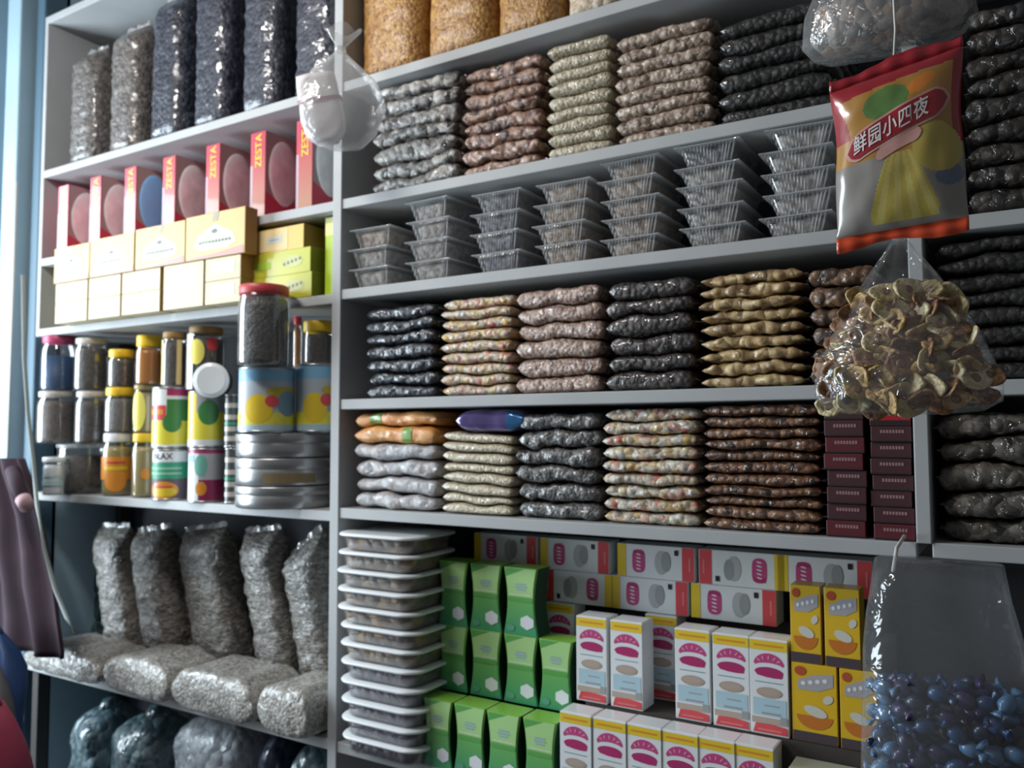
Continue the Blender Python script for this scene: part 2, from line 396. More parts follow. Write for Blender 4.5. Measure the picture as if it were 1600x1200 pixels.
m_dkor = packed('brown_apricots', [(0.025, 0.014, 0.01), (0.12, 0.06, 0.03), (0.26, 0.14, 0.06)], 0.018, crink=0.8)
m_orange = packed('orange_packet', [(0.62, 0.24, 0.04), (0.66, 0.30, 0.07), (0.55, 0.20, 0.04)], 0.05, crink=0.9, edge=0.1)
m_silver = packed('silver_foil', [(0.30, 0.29, 0.30), (0.42, 0.41, 0.42), (0.36, 0.30, 0.28)], 0.03, crink=1.0, edge=0.2)
m_cream = packed('cream_seeds', [(0.40, 0.34, 0.22), (0.52, 0.45, 0.32), (0.60, 0.53, 0.41)], 0.006, crink=0.7)
m_dgrey = packed('dark_grey_seeds', [(0.04, 0.037, 0.036), (0.085, 0.08, 0.078), (0.16, 0.15, 0.145)], 0.008, crink=0.6, cscale=28)
m_mix2 = packed('mixed_nougat', [(0.30, 0.23, 0.16), (0.50, 0.46, 0.38), (0.60, 0.57, 0.50), (0.50, 0.32, 0.10), (0.42, 0.36, 0.28), (0.46, 0.10, 0.07)], 0.017, crink=0.9)
m_redd = packed('reddish_dates', [(0.02, 0.009, 0.006), (0.12, 0.045, 0.02), (0.24, 0.115, 0.05), (0.07, 0.028, 0.016)], 0.014, crink=0.9)
m_prune = packed('prunes', [(0.006, 0.005, 0.005), (0.02, 0.015, 0.012), (0.045, 0.034, 0.027)], 0.016, crink=1.0)
m_olive = packed('olive_brown_nuts', [(0.014, 0.012, 0.010), (0.06, 0.05, 0.035), (0.15, 0.13, 0.105), (0.035, 0.03, 0.024)], 0.018, crink=1.0)

z = SZ['T2']
stack(578, 714, 282, 114, 7, z, [m_walnut], 0.010, 0.022, 'bag of pale walnuts', 'over the tray shelf beside the middle post', jit=1.8, name='walnut_bag')
stack(719, 846, 255, 92, 8, z, [m_redbr], 0.008, 0.018, 'bag of red-brown fruit', 'between the walnut and beige stacks', jit=1.4, name='dried_fruit_bag')
stack(850, 955, 232, 58, 9, z, [m_beige], 0.002, 0.01, 'bag of beige seeds', 'above the trays, right of the red-brown fruit', name='seed_bag')
stack(958, 1116, 208, 36, 8, z, [m_nut], 0.006, 0.014, 'bag of brown nuts', 'above the trays, beside the black bags', name='nut_bag')
stack(1120, 1306, 172, 8, 6, z, [m_black], 0.004, 0.012, 'black raisin bag', 'above the trays behind the hanging crisp packet', name='raisin_bag', d=0.32)
z = SZ['T4']
stack(568, 680, 617, 476, 7, z, [m_navy], 0.006, 0.016, 'shiny blue-black bag', 'beside the middle post under the trays', name='dried_fruit_bag')
stack(684, 800, 615, 462, 9, z, [m_mixed], 0.004, 0.014, 'bag of multicoloured sweets', 'under the second tray column, right of blue-black bags', name='sweets_bag')
stack(802, 940, 614, 446, 6, z, [m_pink], 0.005, 0.011, 'bag of pinkish nuts', 'under the trays beside the dark brown bags', name='nut_bag')
stack(944, 1086, 611, 432, 6, z, [m_dkbr], 0.005, 0.012, 'dark brown fruit bag', 'between pinkish nuts and golden figs', name='dried_fruit_bag')
stack(1089, 1259, 607, 420, 9, z, [m_fig], 0.012, 0.024, 'bag of golden figs', 'under the trays left of the hanging slice bag', name='fig_bag', blunt=3.4)
stack(1263, 1376, 603, 412, 6, z, [m_dkor], 0.007, 0.018, 'bag of brown apricots', 'behind the hanging slice bag', name='dried_fruit_bag')
z = SZ['T5']
stack(549, 681, 798, 640, 6, z, [m_silver] * 4 + [m_orange] * 2, 0.005, 0.05, 'orange or silver packet', 'at the lower shelf end by the middle post', name='snack_packet', vor=False, sag=0.0)
cx_e2, zt_e2, w_e2 = stack(685, 800, 806, 676, 8, z, [m_cream], 0.002, 0.01, 'bag of cream seeds', 'beneath the shiny purple packet', name='seed_bag', sag=-0.012)
stack(803, 937, 814, 644, 6, z, [m_dgrey], 0.005, 0.02, 'bag of dark grey seeds', 'on the shelf above the cartons', name='seed_bag', vor=False)
stack(938, 1094, 822, 637, 9, z, [m_mix2], 0.006, 0.017, 'bag of mixed pale nougat', 'right of the dark grey seeds', name='sweets_bag')
stack(1097, 1288, 832, 620, 11, z, [m_redd], 0.004, 0.014, 'reddish date bag', 'left of the maroon boxes', name='date_bag')
# right bay
stack(1512, 1760, 330, -20, 9, SZ['T3'], [m_prune], 0.006, 0.016, 'dark prune bag', 'right of the hanging crisp packet', name='prune_bag', d=0.32, cap=SZ['T1'])
stack(1466, 1720, 600, 362, 8, SZ['T4'], [m_black], 0.004, 0.012, 'black bag', 'right of the hanging slice bag', name='raisin_bag', d=0.32)
stack(1468, 1700, 856, 642, 5, SZ['T5'] + 0.002, [m_olive], 0.008, 0.018, 'olive-brown nut bag', 'right of the right-hand post', name='nut_bag', d=0.32, jit=1.5)

# green and red accents printed on the orange / silver packets are in the packet art below
for o in [o for o in COL.objects if o.type == 'EMPTY' and o.name.startswith('snack_packet')]:
    top = o['label'].startswith(('topmost', 'second')) 
    o['label'] = o['label'].replace('orange or silver packet', 'orange packet' if top else 'silver packet'); o['group'] = 'orange and silver packets by the middle post'
    m = MB(); dx = -0.055 if o['label'].startswith('topmost') else 0.045
    if top:
        me = [c for c in o.children if c.name.startswith('pouch')][0].data
        rings = []; rows_v = [[tuple(me.vertices[i * 30 + j].co) for j in range(11, 20)] for i in range(31)]
        for rv in rows_v:
            if abs(rv[4][0] - dx) < 0.024: rings.append([(a_, b_ - 0.0012, c_) for a_, b_, c_ in rv])
        m.loft(rings, plain('green_leaf_print', (0.16, 0.30, 0.05), 0.4, coat=0.6), (False, False), closed=False); tag(m.build('leaf_print', o), 'green leaf print')

# shiny purple packet leaning on top of the cream stack
m_purp = plain('purple_foil', (0.16, 0.12, 0.32), 0.16, metal=0.6, coat=1.0, var=0.5, vscale=8)
px, pz = at(752, 655, -0.01)
t = thing('foil_packet', 'shiny purple and blue foil packet on top of the cream seed bags', 'bag', (px, 0.15, zt_e2 + 0.005), None, (0, R(1), R(2)))
FPH = min(0.052, SZ['T4'] - 0.026 - zt_e2 - 0.010)
m, rings = pouch(0.19, 0.27, lambda x: -0.004 + 0.02 * x, lambda x: FPH, 5, 0.004, 0.05, vor=False, blunt=4.0); m.loft(rings, m_purp); m.build('pouch', t)
m = MB(); m.loft([[(a_, b_ - .0012, c_) for a_, b_, c_ in rings[i][10:21]] for i in range(21, 29)], plain('blue_foil', (0.04, 0.16, 0.36), 0.2, metal=0.5, coat=1.0), (False, False), closed=False); tag(m.build('corner_print', t), 'bright blue corner')
for sd in (-1, 1): put('end_seal', seal_strip(0.19, 0.27, sd, 3, 0.022), t)

# ------------------------------------------------------------------ clear ribbed trays
FRU = [packed('tray_fruit_grey', [(0.12, 0.11, 0.10), (0.24, 0.22, 0.20), (0.34, 0.32, 0.30)], 0.012, coat=0.2),
       packed('tray_fruit_brown', [(0.14, 0.08, 0.05), (0.26, 0.19, 0.14), (0.34, 0.30, 0.26)], 0.012, coat=0.2),
       packed('tray_fruit_dark', [(0.03, 0.03, 0.045), (0.08, 0.08, 0.10), (0.16, 0.155, 0.17)], 0.010, coat=0.2)]
def make_tray(label, loc, kind, group, w=0.118, d=0.165, h=0.045):
    t = thing('food_tray', label, 'tray', loc, group)
    hh = h - 0.003
    def outline(z, off, ribs):
        k = z / hh; ww = w / 2 - 0.015 * (1 - k) + off; dd = d / 2 - 0.010 * (1 - k) + off; p = []
        nx, ny = 34, 28
        def rib(i): return ribs * (0.0030 if i % 2 else -0.0006)
        for i in range(nx): p.append((-ww + 2 * ww * i / nx, -dd - rib(i) + .001 if 2 < i < nx - 2 else -dd, z))
        for i in range(ny): p.append((ww, -dd + 2 * dd * i / ny, z))
        for i in range(nx): p.append((ww - 2 * ww * i / nx, dd, z))
        for i in range(ny): p.append((-ww, dd - 2 * dd * i / ny, z))
        return p
    m = MB(); m.loft([outline(0, 0, 0.2), outline(0.004, 0, 1), outline(hh - 0.006, 0, 1), outline(hh, 0, 0)], TRAYR, (True, False), smooth=False); m.build('ribbed_tray', t)
    m = MB()
    r0, r1 = outline(hh, 0.0, 0), outline(hh, 0.009, 0)
    r1 = [(x, y, hh) for x, y, _ in r1]; r2 = [(x, y, hh + 0.002) for x, y, _ in r1]; r3 = [(x, y, hh + 0.003) for x, y, _ in r0]
    m.loft([r0, r1, r2, r3], TRAYP, (False, True), smooth=False); m.build('rim_lid', t)
    m = MB(); n = 10; v = []; f = []
    rings = []
    for k, zz in enumerate((0.002, 0.012, 0.022, 0.032, 0.038)):
        q = zz / hh; ww = w / 2 - 0.015 * (1 - q) - 0.003; dd = d / 2 - 0.009 * (1 - q) - 0.003
        if k == 4: ww -= 0.010; dd -= 0.010
        rg = []
        for j in range(44):
            a = 2 * PI * j / 44
            p = Vector((ww * sg(math.cos(a), 0.3), dd * sg(math.sin(a), 0.3), zz))
            rg.append(tuple(p + Vector((math.cos(a), math.sin(a), 0.3)) * 0.0022 * noise.noise(p * 110 + Vector((kind, 0, 0)))))
        rings.append(rg)
    m.loft(rings, FRU[kind]); m.build('contents', t)
    return t
tp = [None] * 3
cols = [(550, 607, 437, [345], 3), (633, 697, 427, [310], 4), (736, 806, 414, [298], 4), (838, 918, 404, [282], 4),
        (948, 1020, 393, [234], 5), (1066, 1152, 381, [213], 5), (1206, 1290, 366, [187], 5)]
cw = ['first tray column from the middle post', 'second tray column from the middle post', 'third tray column from the middle post', 'fourth and middle tray column', 'fifth tray column, left of two tall ones', 'sixth tray column, next to the last', 'last tray column beside the crisp packet']
ck = [0, 0, 2, 1, 1, 0, 0]
for c, (p0, p1, yb, yt, n) in enumerate(cols):
    x = (at(p0, yb, 0.01)[0] + at(p1, yb, 0.01)[0]) / 2; zt = at((p0 + p1) / 2, yt[0], 0.01)[1]
    pitch = min(0.052, (min(zt, SZ['T2'] - 0.029) - SZ['T3']) / n)
    for i in range(n):
        k = ck[c] if not (c == 5 and i == n - 1) else 2
        if c == 0 and i == 2: k = 1
        label = f'{ordw(i, n)} clear ribbed tray in the {cw[c]}'
        jx = random.uniform(-0.006, 0.006); rz = random.uniform(-0.03, 0.03) if i < n - 1 else random.uniform(-0.06, 0.06)
        loc = (x + jx, 0.095 + random.uniform(0, 0.012), SZ['T3'] + pitch * i + 0.0005); sc = (1, 1, pitch / 0.0455)
        if tp[k] is None: tp[k] = make_tray(label, loc, k, 'clear trays of dried fruit'); o = tp[k]; o.rotation_euler = (0, 0, rz); o.scale = sc
        else: dup(tp[k], label, loc, (0, 0, rz), scale=sc)

# ------------------------------------------------------------------ white-rimmed tubs
m_tub = packed('tub_brown', [(0.10, 0.075, 0.06), (0.17, 0.12, 0.09), (0.26, 0.14, 0.04)], 0.03, coat=0.2, crink=0.2)
m_tub2 = packed('tub_purple', [(0.05, 0.04, 0.06), (0.09, 0.07, 0.10), (0.11, 0.09, 0.10)], 0.02, coat=0.3, crink=0.2)
def rrect(w, d, r, z, n=6):
    p = []
    for cx, cy, a0 in ((w / 2 - r, -d / 2 + r, -90), (w / 2 - r, d / 2 - r, 0), (-w / 2 + r, d / 2 - r, 90), (-w / 2 + r, -d / 2 + r, 180)):
        for i in range(n + 1):
            a = R(a0 + 90 * i / n); p.append((cx + r * math.cos(a), cy + r * math.sin(a), z))
    return p
tubp = [None, None]
NT = 12; ph = (1.252 - SZ['T6']) / NT
for i in range(NT):
    k = 1 if i < 5 else 0
    label = f'{ordw(i, NT)} white-rimmed tub in the tall stack at the middle post'
    loc = (-1.332 - 0.026 * i / NT + random.uniform(-0.003, 0.003), 0.052 - 0.004 * math.sin(i), SZ['T6'] + ph * i + 0.0003)
    if tubp[k] is None:
        t = tubp[k] = thing('food_tub', label, 'tub', loc, 'white-rimmed tubs in a stack')
        m = MB(); m.loft([rrect(0.205, 0.165, 0.035, 0), rrect(0.222, 0.182, 0.04, 0.004), rrect(0.236, 0.196, 0.045, ph - 0.008)], TUBP, (True, False)); m.build('tub_body', t)
        m = MB(); m.loft([rrect(0.198, 0.158, 0.035, 0.002), rrect(0.216, 0.176, 0.04, 0.006), rrect(0.228, 0.188, 0.045, ph - 0.011)], (m_tub, m_tub2)[k]); m.build('contents', t)
        m = MB(); m.loft([rrect(0.236, 0.196, 0.045, ph - 0.007), rrect(0.252, 0.212, 0.05, ph - 0.0075), rrect(0.254, 0.214, 0.05, ph - 0.004), rrect(0.25, 0.21, 0.05, ph - 0.0005), rrect(0.20, 0.16, 0.04, ph - 0.0008)], WPL); tag(m.build('lid', t), 'white rimmed lid')
    else: dup(tubp[k], label, loc)

# ------------------------------------------------------------------ cartons on the bottom shelf
GRN = gradient('green_carton', (0.05, 0.33, 0.15), (0.24, 0.52, 0.07), 0.15)
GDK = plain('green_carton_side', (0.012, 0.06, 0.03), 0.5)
GLT = plain('pale_green_print', (0.40, 0.66, 0.26), 0.4, coat=0.3)
GMID = plain('mid_green_print', (0.10, 0.38, 0.08), 0.4, coat=0.3)
BLT = plain('blue_grey_lettering', (0.30, 0.42, 0.50), 0.5)
def make_green(label, loc, group, w=0.071, h=0.154, d=0.062):
    t = thing('tea_carton', label, 'box', loc, group)
    m = MB(); rings = []
    for k in range(13):   # waisted carton: narrows a little at mid height, curved side panels
        z = h * k / 12; q = w / 2 * (1 - 0.21 * math.sin(PI * k / 12)); c = 0.002
        rings.append([(-q + c, 0, z), (q - c, 0, z), (q, c, z), (q, d - c, z), (q - c, d, z), (-q + c, d, z), (-q, d - c, z), (-q, c, z)])
    m.loft(rings, GRN, smooth=False)
    m.build('carton_body', t)
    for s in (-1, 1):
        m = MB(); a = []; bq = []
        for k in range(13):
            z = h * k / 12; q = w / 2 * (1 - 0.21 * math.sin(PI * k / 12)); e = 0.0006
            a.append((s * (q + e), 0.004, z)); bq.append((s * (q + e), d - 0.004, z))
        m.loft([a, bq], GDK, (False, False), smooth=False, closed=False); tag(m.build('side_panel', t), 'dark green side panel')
    y = -0.0008; m = MB()
    top = [(-w * 0.46, y, h * 0.99), (w * 0.46, y, h * 0.99)] + [(w * (0.46 - 0.09 * math.sin(PI / 2 * k / 6)), y, h * (0.99 - 0.42 * k / 6)) for k in range(1, 7)]
    top += [(-w * (0.46 - 0.09 * math.sin(PI / 2 * k / 6)), y, h * (0.99 - 0.42 * k / 6)) for k in range(6, 0, -1)]
    m.poly(list(reversed(top)), GLT); m.rect(-w * 0.36, w * 0.36, h * 0.50, h * 0.545, y - 0.0003, GMID)
    m.poly([(-w * 0.44, y - 0.0003, h * 0.985), (-w * 0.43, y - 0.0003, h * 0.86), (w * 0.12, y - 0.0003, h * 0.985)], GMID)
    m.build('front_print', t)
    m = MB()
    for zz, ww in ((0.755, 0.30), (0.715, 0.36), (0.675, 0.26)): m.rect(w * 0.02 - w * ww / 2, w * 0.02 + w * ww / 2, h * (zz - 0.011), h * (zz + 0.011), y - 0.0005, BLT)
    m.rect(-w * 0.30, w * 0.32, h * 0.595, h * 0.605, y - 0.0005, WHITE); m.build('lettering', t)
    m = MB(); p = [(w * 0.20 + w * 0.22 * math.cos(R(30 + 60 * k)), y - 0.0005, h * 0.20 + h * 0.11 * math.sin(R(30 + 60 * k))) for k in range(6)]
    m.poly(p, WPL); m.ell(-w * 0.28, h * 0.10, w * 0.12, h * 0.05, y - 0.0005, plain('teal_print', (0.10, 0.35, 0.22), 0.5)); tag(m.build('cup_print', t), 'white six-sided cup print')
    nest(t, 'lettering', 'front_print')
    return t
gp = None; GH = 0.154
rows = [(1, [663, 710, 762, 818], 1190, 0.0), (2, [687, 735, 789, 843], 1080, 0.075), (3, [687, 735, 789], 985, 0.075)]
for lv, xs, yy, y0 in rows:
    for i, pxx in enumerate(xs):
        pw = (47, 52, 55, 55)[i]
        x = (at(pxx, yy, y0)[0] + at(pxx + pw - 6, yy, y0)[0]) / 2
        label = f'green hourglass tea carton, {("leftmost", "second", "third", "rightmost")[i] if lv < 3 or i < 2 else "rightmost"} in the {("bottom front", "middle", "top")[lv - 1]} green row'
        loc = (x, y0 + 0.002 * (i % 2), SZ['T6'] + GH * (lv - 1) + 0.0006 * lv)
        sc = (abs(at(pxx + pw, yy, y0)[0] - at(pxx, yy, y0)[0]) / 0.0735, 1, 1)
        if gp is None: gp = make_green(label, loc, 'green tea cartons'); gp.scale = sc
        else: dup(gp, label, loc, (0, 0, 0), scale=sc)

CW, CH, CD = 0.0745, 0.184, 0.062
PINKL = plain('pale_pink_print', (0.66, 0.34, 0.42), 0.45); PINK = plain('pink_logo_print', (0.55, 0.06, 0.22), 0.4, coat=0.3); PALEB = plain('pale_blue_print', (0.42, 0.58, 0.66), 0.45)
BOWL = plain('bowl_print', (0.42, 0.33, 0.26), 0.5); TEALN = plain('teal_line', (0.08, 0.30, 0.38), 0.5); CRED = plain('coral_red_print', (0.68, 0.07, 0.08), 0.4, coat=0.4)
BROWNP = plain('tan_print', (0.45, 0.36, 0.30), 0.5)
def make_cereal(label, loc, group, name='cereal_carton'):
    t = thing(name, label, 'box', loc, group); w, h = CW, CH; y = -0.0006
    m = MB(); m.box(-w / 2, w / 2, 0, CD, 0, h, WHITE, 0.0012); m.build('carton_body', t)
    m = MB(); m.rect(-w / 2 + .001, w / 2 - .001, h * .885, h * .985, y, YEL)
    m.rect(-w * .38, w * .38, h * .925, h * .945, y - .0003, ORG); m.build('yellow_band', t)
    m = MB()
    arc = [(w * .40 * math.cos(R(a)), y, h * .72 + h * .135 * math.sin(R(a))) for a in range(8, 173, 8)]
    arc += [(w * .36 * math.cos(R(a)), y, h * .72 + h * .035 * math.sin(R(a))) for a in range(172, 7, -8)]
    m.poly(list(reversed(arc)), PINK)
    low = [(w * .37 * math.cos(R(a)), y, h * .655 + h * .055 * math.sin(R(a))) for a in range(0, 181, 12)]
    low += [(-w * .30, y, h * .62), (-w * .08, y, h * .605), (w * .14, y, h * .60), (w * .34, y, h * .605)]
    m.poly(list(reversed(low)), MAG)
    for k in range(5):   # unreadable white script strokes in the arch
        a = R(150 - 30 * k); cx, cz = w * .30 * math.cos(a), h * .745 + h * .065 * math.sin(a)
        m.ell(cx, cz, w * .020, h * .024, y - .0004, PINKL, n=8, rot=a * 57.3 - 100)
    tag(m.build('logo', t), 'pink arched logo')
    m = MB(); m.rect(-w * .36, w * .36, h * .545, h * .553, y, TEALN); m.rect(-w * .42, w * .44, h * .20, h * .38, y, PALEB)
    m.rect(-w * .20, w * .30, h * .215, h * .235, y - .0003, GREY); m.rect(-w * .12, w * .26, h * .30, h * .312, y - .0003, GREY)
    m.ell(0, h * .445, w * .33, h * .055, y - .0004, BOWL); m.ell(0, h * .452, w * .27, h * .036, y - .0006, BROWNP); m.build('bowl_print', t)
    m = MB(); m.rect(-w * .46, w * .46, h * .115, h * .18, y, BROWNP); m.rect(w * .28, w * .46, h * .13, h * .205, y - .0003, GREY)
    m.poly([(-w * .43, y - .0004, h * .02), (w * .46, y - .0004, h * .02), (w * .45, y - .0004, h * .10), (0, y - .0004, h * .118), (-w * .36, y - .0004, h * .112)], CRED)
    m.rect(-w * .30, w * .30, h * .045, h * .06, y - .0006, plain('pale_red_print', (0.72, 0.22, 0.22), 0.4)); tag(m.build('red_base_print', t), 'red base band')
    m = MB(); m.box(-w / 2 + .003, w / 2 - .003, .004, CD - .004, h, h + .0008, WPL); m.build('top_flap', t)
    return t
def make_lying(label, loc, group, name='cereal_carton'):
    t = thing(name, label, 'box', loc, group); w, h = CW, CH; y = -0.0006
    m = MB(); m.box(-w / 2, w / 2, 0, CD, 0, h, WHITE, 0.0012); m.build('carton_body', t)
    m = MB(); m.rect(-w / 2 + .001, w / 2 - .001, h * .885, h * .998, y, YEL); m.build('yellow_band', t)
    m = MB(); k = .26
    m.poly([(w * k * math.copysign(abs(math.cos(a)) ** .5, math.cos(a)) * 1.35, y, h * .715 + h * .085 * math.copysign(abs(math.sin(a)) ** .8, math.sin(a))) for a in [2 * PI * j / 28 for j in range(28)]], PINK)
    m.poly([(w * .30, y - .0003, h * .65), (w * .33, y - .0003, h * .78), (w * .20, y - .0003, h * .79), (w * .20, y - .0003, h * .64)], MAG)
    for j in range(5): m.ell(-w * .24 + w * .11 * j, h * .715, w * .022, h * .034, y - .0005, WHITE, n=8, rot=-12)
    tag(m.build('logo', t), 'pink pill-shaped logo')
    m = MB(); m.ell(0, h * .42, w * .36, h * .085, y, plain('pale_grey_print', (0.45, 0.46, 0.46), 0.5)); m.ell(w * .04, h * .36, w * .30, h * .06, y - .0003, GREY); m.rect(w * .24, w * .40, h * .20, h * .25, y - .0003, BLACK); m.build('bowl_print', t)
    m = MB(); m.rect(-w * .49, w * .49, .001, h * .155, y, CRED); m.rect(-w * .2, w * .2, h * .05, h * .07, y - .0003, plain('pale_red_print', (0.72, 0.22, 0.22), 0.4)); tag(m.build('red_base_print', t), 'red end band')
    return t
lp = None
cp = None
def cereal(label, loc, rot=(0, 0, 0), group='white cereal cartons'):
    global cp
    if cp is None: cp = make_cereal(label, loc, group); cp.rotation_euler = rot; return cp
    return dup(cp, label, loc, rot)
pos6 = ['leftmost, beside the green cartons', 'second from left', 'third from left', 'fourth from left', 'fifth from left', 'rightmost']
for i, (a, c) in enumerate(zip((873, 927, 979, 1035, 1091, 1147), (926, 978, 1034, 1090, 1146, 1208))):
    y0 = 0.002 * i
    x = (at(a, 1160, y0)[0] + at(c, 1160, y0)[0]) / 2
    cereal(f'standing white cereal carton in the front row, {pos6[i]}', (x, y0 + (0.0 if i < 9 else 0), SZ['T6'] + 0.0004))
ZL2 = SZ['T6'] + CH + 0.0025
for i, (a, c) in enumerate(((898, 951), (952, 1006), (1054, 1110), (1113, 1171), (1172, 1230))):
    x = (at(a, 1030, 0.079)[0] + at(c, 1030, 0.079)[0]) / 2
    cereal('standing white cereal carton in the second row, ' + ['left of the pair', 'right of the pair', 'left of its three', 'middle of its three', 'right of its three'][i], (x, 0.079, ZL2))
for i, (a, c) in enumerate(((851, 899), (1008, 1058))):
    x = (at(a, 1000, 0.175)[0] + at(c, 1000, 0.175)[0]) / 2
    cereal('white cereal carton set back in shade ' + ['over the green cartons', 'between pair and three'][i], (x, 0.175, ZL2))
# lying cartons: the same carton on its side. rot y -90 lays the yellow end to the left
ZLY = ZL2 + CH + 0.002
LB = [(('top', 738, 842, 1), ('top', 844, 952, 1), ('top', 955, 1096, 1), ('top', 1099, 1218, -1), ('top', 1221, 1356, 1)), (('low', 853, 954, -1), ('low', 956, 1075, 1), ('low', 1078, 1215, 1))]
names = {'top': ['leftmost, over the green cartons', 'second from left', 'third from left', 'fourth, logo at its right end', 'rightmost, over the yellow packs'], 'low': ['leftmost, logo at its right end', 'middle one', 'right one with red end']}
def cereal2(label, loc, rot):
    global lp
    if lp is None: lp = make_lying(label, loc, 'white cereal cartons on their sides'); lp.rotation_euler = rot; return lp
    return dup(lp, label, loc, rot)
for rowl in LB:
    for i, (nm, a, c, sgn) in enumerate(rowl):
        y0 = 0.185; zz = ZLY + (0 if nm == 'low' else CW + 0.0008)
        yb = 945 if nm == 'low' else 880
        xm = (at(a, yb, y0)[0] + at(c, yb, y0)[0]) / 2
        # origin of the carton is its base: the red end
        if sgn > 0: loc = (xm + CH / 2, y0, zz + CW / 2); rot = (0, R(-90), 0)
        else: loc = (xm - CH / 2, y0, zz + CW / 2); rot = (0, R(90), 0)
        cereal2(f'white cereal carton lying in the {"upper" if nm == "top" else "lower"} row, {names[nm][i]}', loc, rot)
# hidden stepped plinth carrying the back rows
RIS = plain('plinth_board', (0.055, 0.045, 0.04), 0.8)
m = MB(); m.box(-0.84, -0.20, 0.078, 0.345, SZ['T6'] + .0005, ZL2 - .001, RIS); m.box(-0.84, -0.23, 0.25, 0.345, ZL2 - .001, ZLY - .001, RIS)
m.box(-1.30, -1.02, 0.20, 0.345, SZ['T6'] + .0005, ZLY + CW, RIS)
t = thing('display_plinth', 'brown stepped board plinth behind the cartons on the bottom shelf', 'plinth', (0, 0, 0)); m.build('steps', t)

# yellow packs
YP = plain('yellow_pack', (0.72, 0.45, 0.02), 0.4, coat=0.3, var=0.12, vscale=12)
def make_yellow(label, loc, group, w=0.083, h=0.147, d=0.055):
    t = thing('dessert_carton', label, 'box', loc, group); y = -.0006
    m = MB(); m.box(-w / 2, w / 2, 0, d, 0, h, YP, .0012); m.build('carton_body', t)
    m = MB(); m.rect(-w / 2 + .001, w / 2 - .001, .001, h * .13, y, plain('plum_band', (0.07, 0.05, 0.06), 0.5)); tag(m.build('base_band', t), 'dark base band')
    m = MB(); m.poly([(-w * .36, y, h * .66), (w * .10, y, h * .66), (w * .42, y, h * .74), (w * .42, y, h * .90), (w * .02, y, h * .87), (-w * .36, y, h * .78)], plain('grey_lilac_print', (0.40, 0.38, 0.40), 0.5))
    for k in range(4):
        m.ell(-w * .24 + w * .16 * k, h * (.745 + .02 * k), w * .055, h * .028, y - .0004, WHITE, n=10, rot=15)
    m.ell(-w * .30, h * .90, w * .13, h * .06, y - .0002, plain('brick_red_print', (0.45, 0.08, 0.03), 0.5)); tag(m.build('brand_print', t), 'grey brand patch')
    m = MB(); m.ell(0, h * .34, w * .40, h * .17, y, plain('burnt_orange_print', (0.55, 0.17, 0.02), 0.5), 180, 360); m.ell(w * .02, h * .40, w * .26, h * .065, y - .0003, plain('whipped_print', (0.62, 0.60, 0.52), 0.5), rot=-15)
    m.ell(w * .30, h * .57, w * .12, h * .05, y - .0003, plain('whipped_print', (0.62, 0.60, 0.52), 0.5), rot=35); m.build('dessert_print', t)
    return t
yp = None
for i, (a, c, lv, wh) in enumerate(((1236, 1285, 1, 'upper left'), (1289, 1346, 1, 'upper right, partly behind the blue sweet bag'), (1238, 1311, 0, 'lower left'), (1313, 1372, 0, 'lower right, mostly behind the blue sweet bag'))):
    yb = 1100 if lv == 0 else 985
    xm = (at(a, yb, 0.09)[0] + at(c, yb, 0.09)[0]) / 2; w = at(c, yb, 0.09)[0] - at(a, yb, 0.09)[0]
    loc = (xm, 0.082, ZL2 + lv * 0.148); sc = (w / 0.086, 1, 1)
    label = f'yellow dessert carton with orange bowl, {wh}'
    if yp is None: yp = make_yellow(label, loc, 'yellow dessert cartons'); yp.scale = sc
    else: dup(yp, label, loc, (0, 0, 0), scale=sc)
# pale carton lying low at the right end
xa = at(1216, 1185, 0.0)[0]
t = thing('flat_carton', 'pale yellow-edged carton lying right of the front cereal row', 'box', (xa + 0.10, 0.006, SZ['T6'] + .0004))
m = MB(); m.box(-0.085, 0.085, 0, 0.07, 0, 0.158, plain('pale_green_carton', (0.45, 0.48, 0.36), 0.5), .002); m.build('carton_body', t)
m = MB(); m.rect(-0.084, 0.084, 0.138, 0.156, -.0006, YEL); m.rect(-0.06, 0.05, 0.05, 0.07, -.0006, WHITE); m.build('front_print', t)

# maroon boxes
MRN = plain('maroon_carton', (0.055, 0.014, 0.018), 0.5, coat=0.2); MRN2 = plain('crimson_carton', (0.10, 0.012, 0.018), 0.45, coat=0.2); BRT = plain('bright_red_carton', (0.42, 0.012, 0.02), 0.4, coat=0.3)
PKL = plain('dull_pink_lettering', (0.30, 0.16, 0.17), 0.5)
def make_maroon(label, loc, w, h, mat, low=False):
    t = thing('maroon_carton', label, 'box', loc, 'maroon cartons by the right post'); d = 0.20
    m = MB(); m.box(-w / 2, w / 2, 0, d, 0, h, mat, .0012); m.build('carton_body', t)
    m = MB()
    x = -w * .26
    while x < w * .28:   # a line of small unreadable capitals
        m.rect(x, x + w * .055, h * (.56 if not low else .62), h * (.76 if not low else .84), -.0006, PKL); x += w * .075
    m.build('lettering', t)
    m = MB(); m.rect(-w * .49, w * .49, h * .02, h * (.10 if not low else .34), -.0006, BLACK); m.build('lower_band', t); nest(t, 'lettering', 'carton_body')  # wide strip on the red carton: dark gap beneath it, put in as black
    return t
